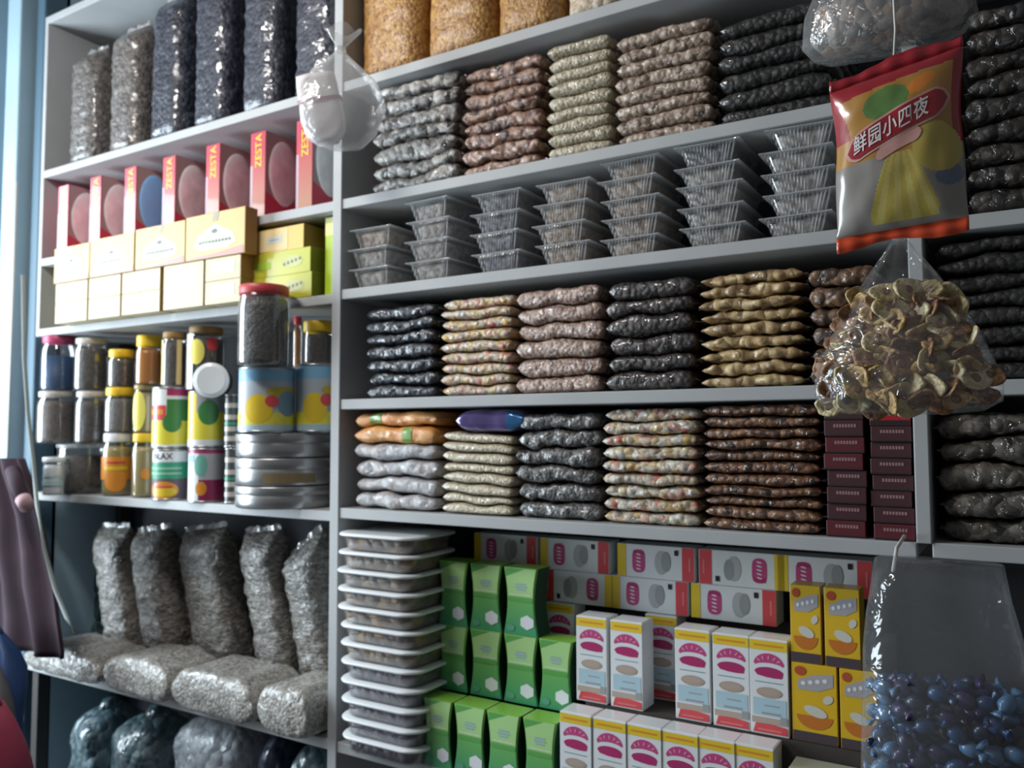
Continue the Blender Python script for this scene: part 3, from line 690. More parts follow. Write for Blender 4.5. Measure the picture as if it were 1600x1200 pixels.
for a, c, n, yt, nm in ((1290, 1357, 8, 630, 'left'), (1361, 1431, 8, 640, 'right')):
    x0, x1 = at(a, 838, .012)[0], at(c, 838, .012)[0]; zt = at((a + c) / 2, yt, .012)[1]; h = (zt - SZ['T5']) / n
    pm = {}
    for i in range(n):
        top = nm == 'right' and i == n - 1
        mat = BRT if top else (MRN2 if i in (4, 5) and nm == 'left' or i == 0 else MRN)
        label = f'{ordw(i, n)} maroon carton in the {nm} column of the dark boxes' if not top else 'bright red carton topping the right column of maroon boxes'
        loc = ((x0 + x1) / 2 + random.uniform(-.003, .003), .012 + random.uniform(0, .006), SZ['T5'] + h * i + .0004)
        if (mat, top) not in pm: pm[(mat, top)] = make_maroon(label, loc, x1 - x0 - .006, h - .0008, mat, top)
        else: dup(pm[(mat, top)], label, loc)

# ------------------------------------------------------------------ upright pouches
def tall(w, d, h, seed, lump, ls, lean=0.0, taper=0.0, topslant=0.0, pinch=0.12, ns=34, nr=32):
    rings = []; off = Vector((seed * 5.1, seed * 2.3, seed))
    for i in range(ns + 1):
        s = i / ns
        base = min(1, (s / 0.05)) ** 0.4 if s < 0.05 else 1
        k = 1 - pinch * max(0, (s - 0.82) / 0.18) ** 1.6
        dd = d / 2 * base * (1 - (1 - 0.14) * max(0, (s - 0.86) / 0.14) ** 1.4); ww = w / 2 * (0.75 + 0.25 * base) * k * (1 - taper * (1 - s))
        ring = []
        for j in range(nr):
            a = 2 * PI * j / nr; c, q = math.cos(a), math.sin(a)
            p = Vector((ww * sg(c, 0.62), dd * sg(q, 0.62), s * h))
            e = lump * noise.noise(Vector((p.x, p.y, p.z * 1.6)) / ls + off) + lump * 0.5 * noise.noise(p / ls * 2.3 + off)
            p += Vector((c, q, 0)) * e
            zz = p.z * (1 + topslant * (p.x / w) * s ** 3)
            ring.append((p.x + lean * p.z, p.y, zz))
        rings.append(ring)
    return rings
def tall_bag(name, label, group, x, y, z, w, d, h, mat, seed, lean=0.0, taper=0.0, topslant=0.0, lump=0.008, ls=0.03, rz=0.0, pinch=0.12):
    t = thing(name, label, 'bag', (x, y, z), group, (0, 0, rz))
    rings = tall(w, d, h, seed, lump, ls, lean, taper, topslant, pinch); m = MB(); m.loft(rings, mat); m.build('pouch', t)
    m = MB(); top = rings[-1]; n = len(top); hw = w / 2 * (1 - pinch); rr = []
    for j in range(13):
        q = -1 + j / 6; xx = hw * q * 0.98; yy = 0.004 * math.sin(j * 1.3 + seed); zb = h * (1 + topslant * xx / w) - 0.004
        rr.append([(xx + lean * zb, yy - .0008, zb), (xx + lean * (zb + .02), yy * 1.5 - .0008, zb + .020 + .004 * math.sin(j * 2 + seed)), (xx + lean * (zb + .02), yy * 1.5 + .0008, zb + .020 + .004 * math.sin(j * 2 + seed)), (xx + lean * zb, yy + .0008, zb)])
    m.loft(rr, SEAL, smooth=False); m.build('top_seal', t)
    return t
m_tbr = packed('tall_brown_spice', [(0.06, 0.052, 0.047), (0.12, 0.105, 0.095), (0.17, 0.15, 0.14)], 0.012, crink=0.45, coat=0.7, cscale=20)
m_tbk = packed('tall_black_spice', [(0.008, 0.010, 0.020), (0.02, 0.024, 0.04), (0.05, 0.055, 0.075)], 0.014, crink=0.35, coat=0.8, cscale=20, crough=0.07)
m_seed = packed('sunflower_seeds', [(0.06, 0.052, 0.045), (0.14, 0.125, 0.108), (0.25, 0.23, 0.20)], 0.0085, stretch=(0.6, 0.6, 1.4), crink=0.9, cscale=36, coat=0.8, crough=0.14)
m_seedL = packed('pale_sunflower_seeds', [(0.20, 0.185, 0.16), (0.34, 0.32, 0.29), (0.46, 0.44, 0.40)], 0.008, crink=0.8, cscale=26, coat=1.0, crough=0.16)
m_chipo = packed('orange_snack', [(0.22, 0.09, 0.018), (0.36, 0.17, 0.035), (0.46, 0.26, 0.07), (0.28, 0.11, 0.03)], 0.009, crink=0.5, coat=0.35, crough=0.3, cscale=18)
m_chipp = packed('pale_snack', [(0.40, 0.28, 0.16), (0.55, 0.46, 0.34), (0.60, 0.54, 0.45)], 0.016, crink=0.6, coat=0.4, crough=0.25)

# top left shelf
for i, (a, c, yb, yt, mat, nm) in enumerate(((122, 168, 245, 66, m_tbr, 'short brown'), (180, 236, 223, 30, m_tbr, 'taller brown'), (245, 303, 203, -30, m_tbk, 'first blue-black'), (310, 376, 182, -50, m_tbk, 'second blue-black'),
                                              (384, 457, 158, -70, m_tbk, 'third blue-black'), (467, 540, 134, -90, m_tbk, 'fourth blue-black'))):
    y = 0.09
    x0, x1 = at(a, yb, y)[0], at(c + 2, yb, y)[0]
    h = min(0.49, at((a + c) / 2, yt, 0.03)[1] - SZ['T1'])
    tall_bag('spice_bag', f'{nm} tall bag from the left on the top left shelf', 'tall bags on the top left shelf', (x0 + x1) / 2 + 0.012, y, SZ['T1'] + .001, min(x1 - x0, 0.155), 0.125, h, mat, i + 1, lump=0.007, ls=0.028)
# orange snack bags on the middle top shelf
for i, (a, c, yb) in enumerate(((556, 652, 98), (660, 764, 72), (770, 868, 46), (880, 972, 16))):
    y = 0.10
    x0, x1 = at(a, yb, 0.03)[0], at(c, yb, 0.03)[0]
    tall_bag('snack_bag', f'{("leftmost orange", "second orange", "third orange", "pale fourth")[i]} snack bag on the top shelf right of the middle post', 'orange snack bags on the top shelf', (x0 + x1) / 2, y, SZ['T1'] + .001, x1 - x0 + .004, 0.14, 0.42, m_chipo if i < 3 else m_chipp, i + 11, lump=0.003, ls=0.06, pinch=0.05)
# seed bags on the bottom left shelf: five standing, four lying in front
for i, (tl, tr, ty, bl, br) in enumerate(((135, 188, 818, 153, 218), (184, 262, 822, 222, 300), (268, 338, 820, 290, 372), (358, 428, 823, 386, 455), (415, 506, 842, 458, 536))):
    y = 0.17
    xb = (at(bl, 1010, y)[0] + at(br, 1010, y)[0]) / 2; xt = (at(tl, ty, y)[0] + at(tr, ty, y)[0]) / 2
    zt = at((tl + tr) / 2, ty, y)[1] - 0.02; h = zt - SZ['T6']; w = min((at(tr, ty, y)[0] - at(tl, ty, y)[0]) * 0.94, 0.205)
    lean = -0.26; w = (0.180, 0.190, 0.205, 0.155, 0.148)[i]
    tall_bag('seed_bag', f'standing clear bag of grey seeds, {("leftmost", "second", "third", "fourth", "rightmost")[i]} on the bottom left shelf', 'standing seed bags', xt - lean * h, y + 0.05, SZ['T6'] + .001, w, 0.13, h, m_seed, i + 21, lean, 0.04, (0.02, 0.06, 0.06, 0.04, 0.22)[i], 0.008, 0.03, pinch=0.0)
for i, (a, c, yt, yb) in enumerate(((34, 156, 1000, 1058), (157, 262, 1010, 1090), (264, 396, 1014, 1112), (398, 500, 1052, 1158))):
    y = -0.06
    x0, x1 = at(a, (yt + yb) / 2, y)[0], min(-1.545, at(c, (yt + yb) / 2, y)[0])
    h = (0.095, 0.115, 0.12, 0.125)[i]
    t = thing('seed_bag', f'lying pale shiny seed bag, {("leftmost at the shelf end", "second from left", "third from left", "rightmost beside the tub stack")[i]} at the shelf front', 'bag', ((x0 + x1) / 2, y + 0.10, SZ['T6'] + .001), 'lying seed bags', (0, 0, 0))
    m, rings = pouch(x1 - x0 - 0.010, 0.20, lambda x: 0.0, lambda x: h * (1 - 3 * x * x) + .012 * noise.noise(Vector((x * 14, i, 0))), i + 31, 0.006, 0.035, vor=False, blunt=7.0); m.loft(rings, m_seedL); m.build('pouch', t)
    for sd in (-1, 1): put('end_seal', seal_strip(x1 - x0 - .010, 0.17, sd, i, 0.02), t)
# teal packs deep at the left end
m_teal = packed('teal_packs', [(0.03, 0.07, 0.08), (0.05, 0.11, 0.12), (0.09, 0.16, 0.16)], 0.03, crink=0.5, coat=0.4)
stack(92, 150, 1000, 850, 4, SZ['T6'] + 0.001, [m_teal], 0.004, 0.04, 'dim teal packet', 'behind the leftmost standing seed bag', name='teal_packet', y0=0.26, d=0.10, vor=False)

# ------------------------------------------------------------------ red boxes with a cut-out window
RSP = gradient('red_to_orange_spine', (0.44, 0.21, 0.12), (0.46, 0.05, 0.085), 0.20); RBX = plain('crimson_box', (0.55, 0.05, 0.09), 0.45, coat=0.3)
FOIL = plain('silver_wrap', (0.80, 0.82, 0.83), 0.28, metal=0.15, var=0.35, vscale=22, bump=0.6); BFOIL = plain('sky_blue_wrap', (0.20, 0.48, 0.80), 0.4, var=0.1); ZT = text_geo('ZESTA', 0.036)
LILAC = plain('lilac_edge', (0.48, 0.36, 0.42), 0.5); SIDEP = plain('box_side_print', (0.34, 0.27, 0.26), 0.5)
def make_redbox(label, loc, foil, w=0.062, d=0.15, h=0.252):
    t = thing('wafer_box', label, 'box', loc, 'red window boxes on the left shelf')
    m = MB(); m.box(-w / 2, w / 2, 0, d, 0, h, RBX, .0015); m.build('box_body', t)
    m = MB(); m.rect(-w / 2 + .010, w / 2 - .001, .002, h - .002, -.0006, RSP); m.rect(-w / 2 + .001, -w / 2 + .010, .002, h * .62, -.0007, LILAC); m.build('spine_print', t)
    m = MB(); v, f = ZT    # lettering runs up the spine
    m.add([(0.004 - p[1], -.0012, h * .78 + p[0] * 0.95) for p in v], f, YEL); m.build('lettering', t)
    x = w / 2 + .0006; m = MB(); n = 20   # side print with the window
    m.poly([(x, .002, .002), (x, d - .002, .002), (x, d - .002, h - .002), (x, .002, h - .002)], SIDEP); m.build('side_print', t)
    m = MB(); m.poly([(x + .0004, .002, .002), (x + .0004, d - .002, .002), (x + .0004, d - .002, h * .40), (x + .0004, d * .75, h * .26), (x + .0004, d * .4, h * .20), (x + .0004, .002, h * .30)], plain('rose_red_print', (0.55, 0.06, 0.10), 0.45, coat=0.3)); m.build('red_corner_print', t)
    m = MB(); rings = []
    for k in range(7):
        q = math.cos(PI / 2 * k / 6); rings.append([(x + .006 * math.sin(PI / 2 * k / 6), d * .46 + d * .38 * max(q, .05) * math.cos(2 * PI * j / 28), h * .56 + h * .38 * max(q, .05) * math.sin(2 * PI * j / 28)) for j in range(28)])
    m.loft(rings, foil, (False, True)); tag(m.build('window', t), 'oval window showing ' + ('blue wrapper' if foil is BFOIL else 'silver wrapper'))
    m = MB()
    x += .0006; m.poly([(x, d * .80, h * .72), (x, d * .97, h * .72), (x, d * .97, h * .88), (x, d * .80, h * .88)], plain('pale_green_tag', (0.45, 0.55, 0.48), 0.5))
    m.poly([(x, d * .82, h * .52), (x, d * .95, h * .52), (x, d * .95, h * .60), (x, d * .82, h * .60)], YEL); m.build('side_tags', t); nest(t, 'lettering', 'spine_print'); nest(t, 'red_corner_print', 'side_print')
    return t
rbp = {}
for i, px in enumerate((88, 138, 192, 252, 320, 390, 462)):
    yb = (410, 398, 385, 371, 353, 334, 312)[i] + 8
    x = at(px, yb, 0.02)[0]; foil = BFOIL if i == 2 else FOIL
    label = ('leftmost red window box', 'second red window box from left', 'red window box with blue wrapper showing', 'fourth red window box from left', 'fifth red window box, left of the shiniest one', 'sixth red window box from left, most open to view', 'rightmost red window box behind the hanging clear bag')[i] + ' on the left shelf'
    loc = (x + 0.031, 0.02, SZ['T2'] + .0006)
    if foil not in rbp: rbp[foil] = make_redbox(label, loc, foil)
    else: dup(rbp[foil], label, loc)

# ------------------------------------------------------------------ yellow boxes on the left shelf
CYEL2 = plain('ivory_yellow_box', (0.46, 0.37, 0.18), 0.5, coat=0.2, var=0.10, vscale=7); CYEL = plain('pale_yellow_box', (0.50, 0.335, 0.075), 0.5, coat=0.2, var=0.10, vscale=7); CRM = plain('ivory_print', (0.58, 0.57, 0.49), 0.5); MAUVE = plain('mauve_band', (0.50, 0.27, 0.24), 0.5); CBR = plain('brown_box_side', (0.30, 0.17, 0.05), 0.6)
DKG = plain('dark_green_print', (0.10, 0.14, 0.10), 0.5)
Z3L = SZ['T3'] - 0.008
def yellow_box(label, x0, x1, z0, z1, y0, d, crest):
    w, h = x1 - x0, z1 - z0
    t = thing('pastry_box', label, 'box', ((x0 + x1) / 2, y0, z0), 'pale yellow boxes on the left shelf')
    m = MB(); m.box(-w / 2, w / 2, 0, d, 0, h, CYEL if crest else CYEL2, .0015); m.build('box_body', t); y = -.0006
    if crest:
        m = MB(); m.poly([(-w * .36, y, h * .30), (-w * .22, y, h * .18), (w * .22, y, h * .18), (w * .36, y, h * .30), (w * .30, y, h * .50), (0, y, h * .74), (-w * .30, y, h * .50)], CRM)
        m.poly([(w * .08, y, h * .99), (w * .05, y, h * .80), (-w * .05, y, h * .80), (-w * .02, y, h * .99)], plain('grey_brown_print', (0.35, 0.30, 0.22), 0.5)); m.build('crest_print', t)
        m = MB(); m.ell(0, h * .58, w * .05, h * .05, y - .0004, DKG)
        x = -w * .26
        while x < w * .26: m.rect(x, x + w * .04, h * .33 + random.uniform(-.01, .01) * h, h * .385, y - .0004, DKG); x += w * .055
        m.build('lettering', t); nest(t, 'lettering', 'crest_print')
        m = MB(); m.poly([(-w * .48, y, .001), (w * .48, y, .001), (w * .48, y, h * .17), (0, y, h * .09), (-w * .48, y, h * .05)], MAUVE); tag(m.build('base_band', t), 'mauve base band')
    else:
        m = MB(); m.rect(-w * .30, w * .34, h * .30, h * .82, y, CRM)
        for q in (.44, .62): m.rect(-w * .2, w * .22, h * q - .002, h * q + .002, y - .0004, plain('faint_grey_print', (0.55, 0.55, 0.5), 0.5))
        m.build('label_print', t)
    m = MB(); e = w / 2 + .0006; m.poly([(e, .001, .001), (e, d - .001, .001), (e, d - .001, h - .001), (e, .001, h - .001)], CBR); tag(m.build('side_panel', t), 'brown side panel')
    m = MB(); m.box(-w / 2 + .002, w / 2 - .002, .003, d - .003, h, h + .0006, CYEL); m.build('lid_flap', t)
UY = -0.05
zr1 = Z3L + 0.0006
def bx(px, py, y): return at(px, py, y)[0]
upz = 1.998
for i, (a, c, yy, nm) in enumerate(((84, 139, 430, 'leftmost'), (140, 209, 415, 'second from left'), (211, 289, 395, 'third from left'), (290, 383, 370, 'rightmost'))):
    yellow_box(f'large yellow crested box in the upper row, {nm}', bx(a, yy, UY) + .001, bx(c, yy, UY) - .001, upz, 2.128 - 0.004 * (3 - i), UY, 0.044, True)
LY = -0.045; hh = (upz - zr1)
for a, c, yy, parts, nm in ((86, 136, 480, 2, 'first'), (138, 188, 470, 2, 'second'), (190, 250, 460, 2, 'third'), (255, 318, 450, 1, 'fourth'), (320, 376, 440, 2, 'fifth')):
    for k in range(parts):
        z0 = zr1 + hh * k / parts; z1 = zr1 + hh * (k + 1) / parts - .0008
        yellow_box(f'pale ivory-yellow box under the crested row, {nm} column{"" if parts == 1 else (" lower one" if k == 0 else " upper one")} from left', bx(a, yy, LY) + .001, bx(c, yy, LY) - .001, z0, z1, LY, 0.16, False)
# lime and orange-yellow boxes stacked at the right end
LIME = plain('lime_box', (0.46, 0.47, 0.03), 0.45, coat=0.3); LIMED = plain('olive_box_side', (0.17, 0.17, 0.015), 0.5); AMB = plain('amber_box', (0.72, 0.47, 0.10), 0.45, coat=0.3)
for i, (a, c, nm, mat, side) in enumerate(((389, 487, 'lower lime-yellow box', LIME, LIMED), (386, 484, 'upper lime-yellow box', LIME, LIMED), (392, 472, 'amber box on top', AMB, CBR))):
    x0, x1 = at(a, 425, 0.0)[0], at(c, 425, 0.0)[0]; h = 0.068 if i < 2 else 0.066; w = x1 - x0
    t = thing('sweets_box', f'{nm} of the three stacked right of the crested boxes', 'box', ((x0 + x1) / 2, 0.002 * i, Z3L + .0006 + 0.0686 * i), 'stacked lime and amber boxes')
    m = MB(); m.box(-w / 2, w / 2, 0, 0.13, 0, h, mat, .0015); m.build('box_body', t)
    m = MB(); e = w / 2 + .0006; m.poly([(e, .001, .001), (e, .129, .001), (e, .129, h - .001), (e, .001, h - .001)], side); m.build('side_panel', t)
    m = MB()
    if i < 2:
        m.rect(-w * .42, -w * .12, h * .30, h * .62, -.0006, plain('lime_green_print', (0.36, 0.56, 0.04), 0.5)); m.build('green_print', t); m = MB(); m.ell(w * .22, h * .5, w * .16, h * .24, -.0006, plain('pale_olive_print', (0.50, 0.52, 0.22), 0.5))
        for q in range(5): m.ell(w * (.10 + .06 * q), h * (.42 + .04 * q), w * .018, h * .07, -.001, DKG, n=8)
    else:
        m.rect(-w * .48, w * .20, h * .06, h * .94, -.0006, plain('peach_print', (0.76, 0.60, 0.30), 0.5)); m.rect(-w * .22, w * .10, h * .35, h * .66, -.001, CRM); m.rect(-w * .15, w * .04, h * .47, h * .53, -.0014, plain('blue_grey_lettering', (0.3, 0.42, 0.5), 0.5))
    m.build('front_print', t)
x0, x1 = at(508, 400, 0.03)[0], -1.532
t = thing('lime_carton', 'narrow upright lime carton squeezed against the middle post', 'box', ((x0 + x1) / 2, 0.03, Z3L + .0006))
m = MB(); m.box(-(x1 - x0) / 2, (x1 - x0) / 2, 0, 0.10, 0, 0.215, plain('vivid_lime_box', (0.42, 0.58, 0.02), 0.45, coat=0.3), .0015); m.build('box_body', t)
m = MB(); w = x1 - x0; m.rect(-w * .49, w * .49, 0.165, 0.214, -.0006, plain('butter_print', (0.68, 0.66, 0.25), 0.5)); tag(m.build('top_band', t), 'butter-yellow top band')

# ------------------------------------------------------------------ jars, cans and tins
Z5L = SZ['T5'] - 0.010
def cyl(px0, px1, py, y):
    x = at((px0 + px1) / 2, py, y)[0]; return x, (px1 - px0) / 2 * mpp(x, y, at((px0 + px1) / 2, py, y)[1])
def zat(px, py, y): return at(px, py, y)[1]
def jar(name, label, px0, px1, yt, yb, y, lid, lidh, cont, z0=None, z1=None, neck=0.86, fill=0.9, lab=None, group='jars and bottles on the left shelf', rs=1.0, cat='jar'):
    x, r = cyl(px0, px1, (yt + yb) / 2, y); r *= rs; x = max(x, XL + 0.004 + r)
    z0 = zat((px0 + px1) / 2, yb, y) if z0 is None else z0; h = (zat((px0 + px1) / 2, yt, y) if z1 is None else z1) - z0
    t = thing(name, label, cat, (x, y, z0), group); lh = h * lidh; bh = h - lh
    m = MB(); m.lathe([(r * .86, 0), (r * .97, h * .02), (r, h * .07), (r, bh * .80), (r * .97, bh * .88), (r * neck, bh * .96), (r * neck, bh)], GLASS); m.build('jar_body', t)
    fz = bh * fill; q = r - .003
    m = MB(); m.lathe([(q * .85, .003), (q * .97, h * .03), (q, h * .08), (q, min(fz, bh * .80)), (q * .95, fz), (q * .5, fz + .002)], cont); m.build('contents', t)
    m = MB(); k = r * neck + .003; m.lathe([(k * .96, bh * .985), (k, bh + lh * .05), (k, h - lh * .12), (k * .95, h), (k * .3, h)], lid); m.build('lid', t)
    if lab:
        m = MB(); lab(m, r + .0008, bh); m.build('label', t)
    return t
BRN = packed('ground_brown', [(0.09, 0.07, 0.06), (0.14, 0.11, 0.095), (0.17, 0.14, 0.12)], 0.006, coat=0.2)
DBR = packed('ground_dark', [(0.035, 0.028, 0.024), (0.06, 0.05, 0.043), (0.08, 0.066, 0.06)], 0.006, coat=0.2)
BLU = plain('blue_filling', (0.015, 0.06, 0.15), 0.5); HON = plain('honey', (0.34, 0.26, 0.10), 0.3); AMBER = plain('amber_syrup', (0.42, 0.16, 0.02), 0.25); GRYF = packed('grey_powder', [(0.13, 0.12, 0.12), (0.19, 0.18, 0.18)], 0.006, coat=0.2)
MLID = plain('magenta_lid', (0.45, 0.05, 0.14), 0.4); OLID = YCAP
zA = Z5L + .0006
zt1 = zat(110, 694, 0.035)
# big bottom tub (clear) with a pale canister in front of it
jar('plastic_tub', 'wide clear tub of brown powder at the lower left shelf end', 92, 166, 694, 778, 0.06, film('tub_lid', haze=0.25), 0.06, DBR, z0=zA, z1=zt1, neck=0.98, fill=0.82, cat='tub')
TEALP = plain('pale_teal_print', (0.42, 0.62, 0.66), 0.4)
def labT(m, r, h): m.patch(r, -10, 110, h * .30, h * .44, TEALP); m.patch(r, -10, 110, h * .55, h * .60, TEALP)
jar('plastic_jar', 'small pale canister with teal bands in front of the wide tub', 68, 100, 714, 778, -0.055, WPL, 0.12, WPL, z0=zA, neck=0.95, lab=labT)
jar('plastic_jar', 'brown-filled jar with cream lid, left of the middle tier', 60, 114, 612, 694, 0.035, CREAM, 0.10, BRN, z0=zt1 + .001)
jar('plastic_jar', 'brown-filled jar with cream lid, right of the middle tier', 119, 165, 612, 694, 0.035, CREAM, 0.10, DBR, z0=zt1 + .001)
jar('plastic_jar', 'blue-filled jar with magenta lid at the left shelf end', 66, 116, 526, 611, 0.035, MLID, 0.13, BLU, z0=zat(90, 611, 0.035) + .001, fill=0.72)
jar('plastic_jar', 'dark jar with cream lid beside the blue-filled jar', 118, 166, 530, 611, 0.035, CREAM, 0.10, DBR, z0=zat(140, 611, 0.035) + .001)
# third column
def labO(m, r, h):
    m.patch(r, -30, 130, h * .30, h * .72, ORG); m.cpatch(r + .0004, 50, h * .28, 42, h * .20, ORG); m.patch(r + .0008, 5, 95, h * .48, h * .54, YEL); m.patch(r + .0008, 15, 85, h * .60, h * .63, RED)
jar('spread_jar', 'jar with white lid and orange label at the bottom of its column', 161, 206, 677, 776, 0.05, WPL, 0.13, HON, z0=zA, lab=labO)
zB = zat(183, 677, 0.05) + .001
jar('spread_jar', 'grey-filled jar with yellow lid in the middle of its column', 165, 209, 606, 677, 0.05, YCAP, 0.17, GRYF, z0=zB)
jar('spread_jar', 'dark jar with yellow lid at the top of its column', 170, 209, 547, 606, 0.05, YCAP, 0.20, DBR, z0=zat(187, 606, 0.05) + .001)
# fourth column
jar('honey_jar', 'pale honey jar with yellow lid at the bottom of the honey column', 207, 244, 677, 778, 0.05, YCAP, 0.13, HON, z0=zA, lab=lambda m, r, h: m.cpatch(r, 62, h * .42, 22, h * .10, ORG))
def labY(m, r, h): m.cpatch(r, 20, h * .5, 38, h * .45, plain('lemon_label', (0.75, 0.66, 0.12), 0.45))
jar('honey_jar', 'honey jar with rounded lemon label in the middle of the honey column', 209, 245, 602, 677, 0.05, HON, 0.08, HON, z0=zat(226, 677, .05) + .001, lab=labY)
jar('honey_jar', 'amber syrup jar with yellow cap at the top of the honey column', 213, 252, 525, 602, 0.05, YCAP, 0.22, AMBER, z0=zat(232, 602, .05) + .001)

def can(name, label, px0, px1, yt, yb, y, base, deco, z0=None, group='printed cans on the left shelf', z1=None, rim=TIN):
    x, r = cyl(px0, px1, (yt + yb) / 2, y)
    z0 = zat((px0 + px1) / 2, yb, y) if z0 is None else z0; h = (zat((px0 + px1) / 2, yt, y) if z1 is None else z1) - z0
    t = thing(name, label, 'can', (x, y, z0), group)
    m = MB(); m.lathe([(r * .95, .001), (r * .985, .0), (r, .005), (r, h - .005), (r * .985, h - .001)], base, n=40); m.build('can_body', t)
    m = MB()
    for q in (0, 1):
        zz = h - .006 if q else 0.0
        m.lathe([(r * .90, zz + .002), (r + .0012, zz), (r + .0018, zz + .003), (r + .0012, zz + .006), (r * .93, zz + .006), (r * .9, zz + .004)], rim, n=40)
    m.build('rims', t); t_r = r + .0007
    m = MB(); deco(m, t_r, h); m.build('label_print', t)
    return t
GRN2 = plain('leaf_green_print', (0.05, 0.22, 0.06), 0.45); LEM = plain('lemon_print', (0.78, 0.70, 0.06), 0.4, coat=0.3); KG = plain('kelly_green_print', (0.04, 0.34, 0.20), 0.45)
BLX = text_geo('BLAX', 0.026)
def wrap_text(m, geo, r, ac, az, mat, sx=1.0):
    v, f = geo; m.add([(r * math.sin(R(ac) + p[0] * sx / r), -r * math.cos(R(ac) + p[0] * sx / r), az + p[1]) for p in v], f, mat)
def decoA(m, r, h):
    m.patch(r, -60, 140, h * .02, h * .45, LEM, n=24); m.patch(r, 40, 140, h * .45, h * .80, GRN2); m.patch(r, -60, 40, h * .66, h * .97, WPL); m.patch(r + .0004, -50, 38, h * .46, h * .70, CRED); m.patch(r + .0008, -40, 30, h * .55, h * .63, ORG)
    m.cpatch(r + .0008, 58, h * .42, 30, h * .16, GRN2); m.patch(r, 40, 140, h * .86, h * .97, MAG); m.patch(r + .0004, -60, 140, h * .02, h * .06, WPL, n=20)
def decoB(m, r, h):
    m.patch(r, -60, 140, h * .76, h * .95, WPL, n=20); wrap_text(m, BLX, r + .0006, 25, h * .85, BLACK); m.patch(r, -60, 140, h * .42, h * .74, KG, n=20)
    for q in (.50, .60): m.patch(r + .0004, -50, 90, h * q, h * (q + .04), plain('mint_print', (0.30, 0.55, 0.35), 0.5), n=20)
    m.patch(r, -60, 140, h * .02, h * .42, plain('plum_grey_print', (0.13, 0.10, 0.12), 0.5), n=20); m.cpatch(r + .0006, 30, h * .20, 50, h * .17, ORG); m.cpatch(r + .001, 34, h * .17, 40, h * .10, YEL); m.patch(r + .0014, 0, 60, h * .24, h * .28, CRED)
def decoC(m, r, h):
    m.patch(r, -60, 18, h * .14, h * .97, YEL, n=16); m.patch(r, 18, 140, h * .14, h * .62, LEM, n=20); m.patch(r, 18, 140, h * .62, h * .97, GREY, n=20); m.cpatch(r + .0006, 58, h * .62, 34, h * .22, GRN2); m.patch(r, -60, 140, h * .02, h * .14, WPL, n=20)
def decoD(m, r, h):
    m.patch(r, -60, 25, h * .02, h * .90, WPL, n=16); m.patch(r, 25, 140, h * .42, h * .90, plain('cloud_grey_print', (0.42, 0.42, 0.44), 0.5), n=16); m.patch(r, 25, 140, h * .02, h * .42, plain('wine_print', (0.28, 0.02, 0.09), 0.4), n=16)
    m.patch(r, -60, 140, h * .90, h * .98, MAG, n=20); m.cpatch(r + .0005, 32, h * .68, 22, h * .20, plain('sea_green_print', (0.16, 0.42, 0.34), 0.5)); m.patch(r + .0005, -20, 10, h * .74, h * .88, plain('sky_print', (0.25, 0.50, 0.70), 0.5)); m.cpatch(r + .0006, 34, h * .26, 18, h * .13, ORG)
can('food_can', 'can with green top and lemon-yellow base, on the bold-lettered can', 240, 294, 606, 700, 0.035, WPL, decoA, z0=zat(267, 700, .035))
can('food_can', 'green and white can with black lettering on the shelf', 240, 293, 701, 786, 0.035, WPL, decoB, z0=zA, z1=zat(267, 700.5, .035) - .0006)
can('food_can', 'can with yellow left edge and green leaves under the white disc lid', 296, 350, 612, 699, 0.035, WPL, decoC, z0=zat(323, 699, .035))
can('food_can', 'white and wine-red can on the shelf, right of black lettering', 296, 350, 700, 786, 0.035, WPL, decoD, z0=zA, z1=zat(323, 699.5, .035) - .0006)
def decoN(m, r, h):
    for q in (.12, .30, .52, .74): m.patch(r, -40, 130, h * q, h * (q + .09), CREAM)
    m.patch(r + .0004, -40, 130, h * .42, h * .47, KG)
NAR = plain('charcoal_can', (0.07, 0.08, 0.08), 0.45, coat=0.3)
can('slim_can', 'slim charcoal can, upper of two left of the blue tins', 352, 374, 616, 699, 0.035, NAR, decoN, z0=zat(363, 699, .035))
can('slim_can', 'slim charcoal can, lower of two left of the flat tins', 352, 374, 700, 788, 0.035, NAR, decoN, z0=zA, z1=zat(363, 699.5, .035) - .0006)
# jars standing on those cans
def labG(m, r, h):
    for q in (-15, 75): m.patch(r, q - 12, q + 12, h * .05, h * .95, plain('gold_stripe', (0.62, 0.47, 0.20), 0.4))
jar('coffee_jar', 'dark jar with gold stripes standing on the green-topped can', 254, 291, 520, 606, 0.035, CBR, 0.10, DBR, z0=zat(270, 606, .035) + .001, lab=labG)
def labH(m, r, h):
    m.patch(r, -60, 10, h * .02, h * .98, CREAM); m.cpatch(r + .0005, 22, h * .66, 26, h * .22, plain('lemon_label', (0.75, 0.66, 0.12), 0.45)); m.cpatch(r + .0005, 72, h * .80, 18, h * .12, RED)
jar('coffee_jar', 'dark jar with pale label and red spot behind the white disc lid', 294, 349, 512, 612, 0.075, CBR, 0.10, DBR, z0=zat(322, 612, .075) + .002, lab=labH)
x, r = cyl(302, 357, 594, -0.03); zc = at(329, 594, -0.03)[1]
t = thing('plastic_jar', 'jar lying on its side with round white lid facing out', 'jar', (x, -0.03, zc), 'jars and bottles on the left shelf', (R(90), 0, R(38)))
m = MB(); m.lathe([(r * .96, 0.0), (r * 1.0, 0.002), (r, .012), (r * .97, .014)], WPL, n=40); m.lathe([(r * .80, 0.0002), (r * .82, -.0012), (r * .78, -.0012), (r * .02, -.0006)], WPL, n=40); m.build('lid', t)
for c in t.children: c.rotation_euler = (0, PI, 0)
m = MB(); m.lathe([(r * .90, .0), (r * .92, .02), (r * .92, .055), (r * .85, .06)], DBR); o = m.build('jar_body', t); o.rotation_euler = (0, PI, 0); o.location = (0, 0, -.013)
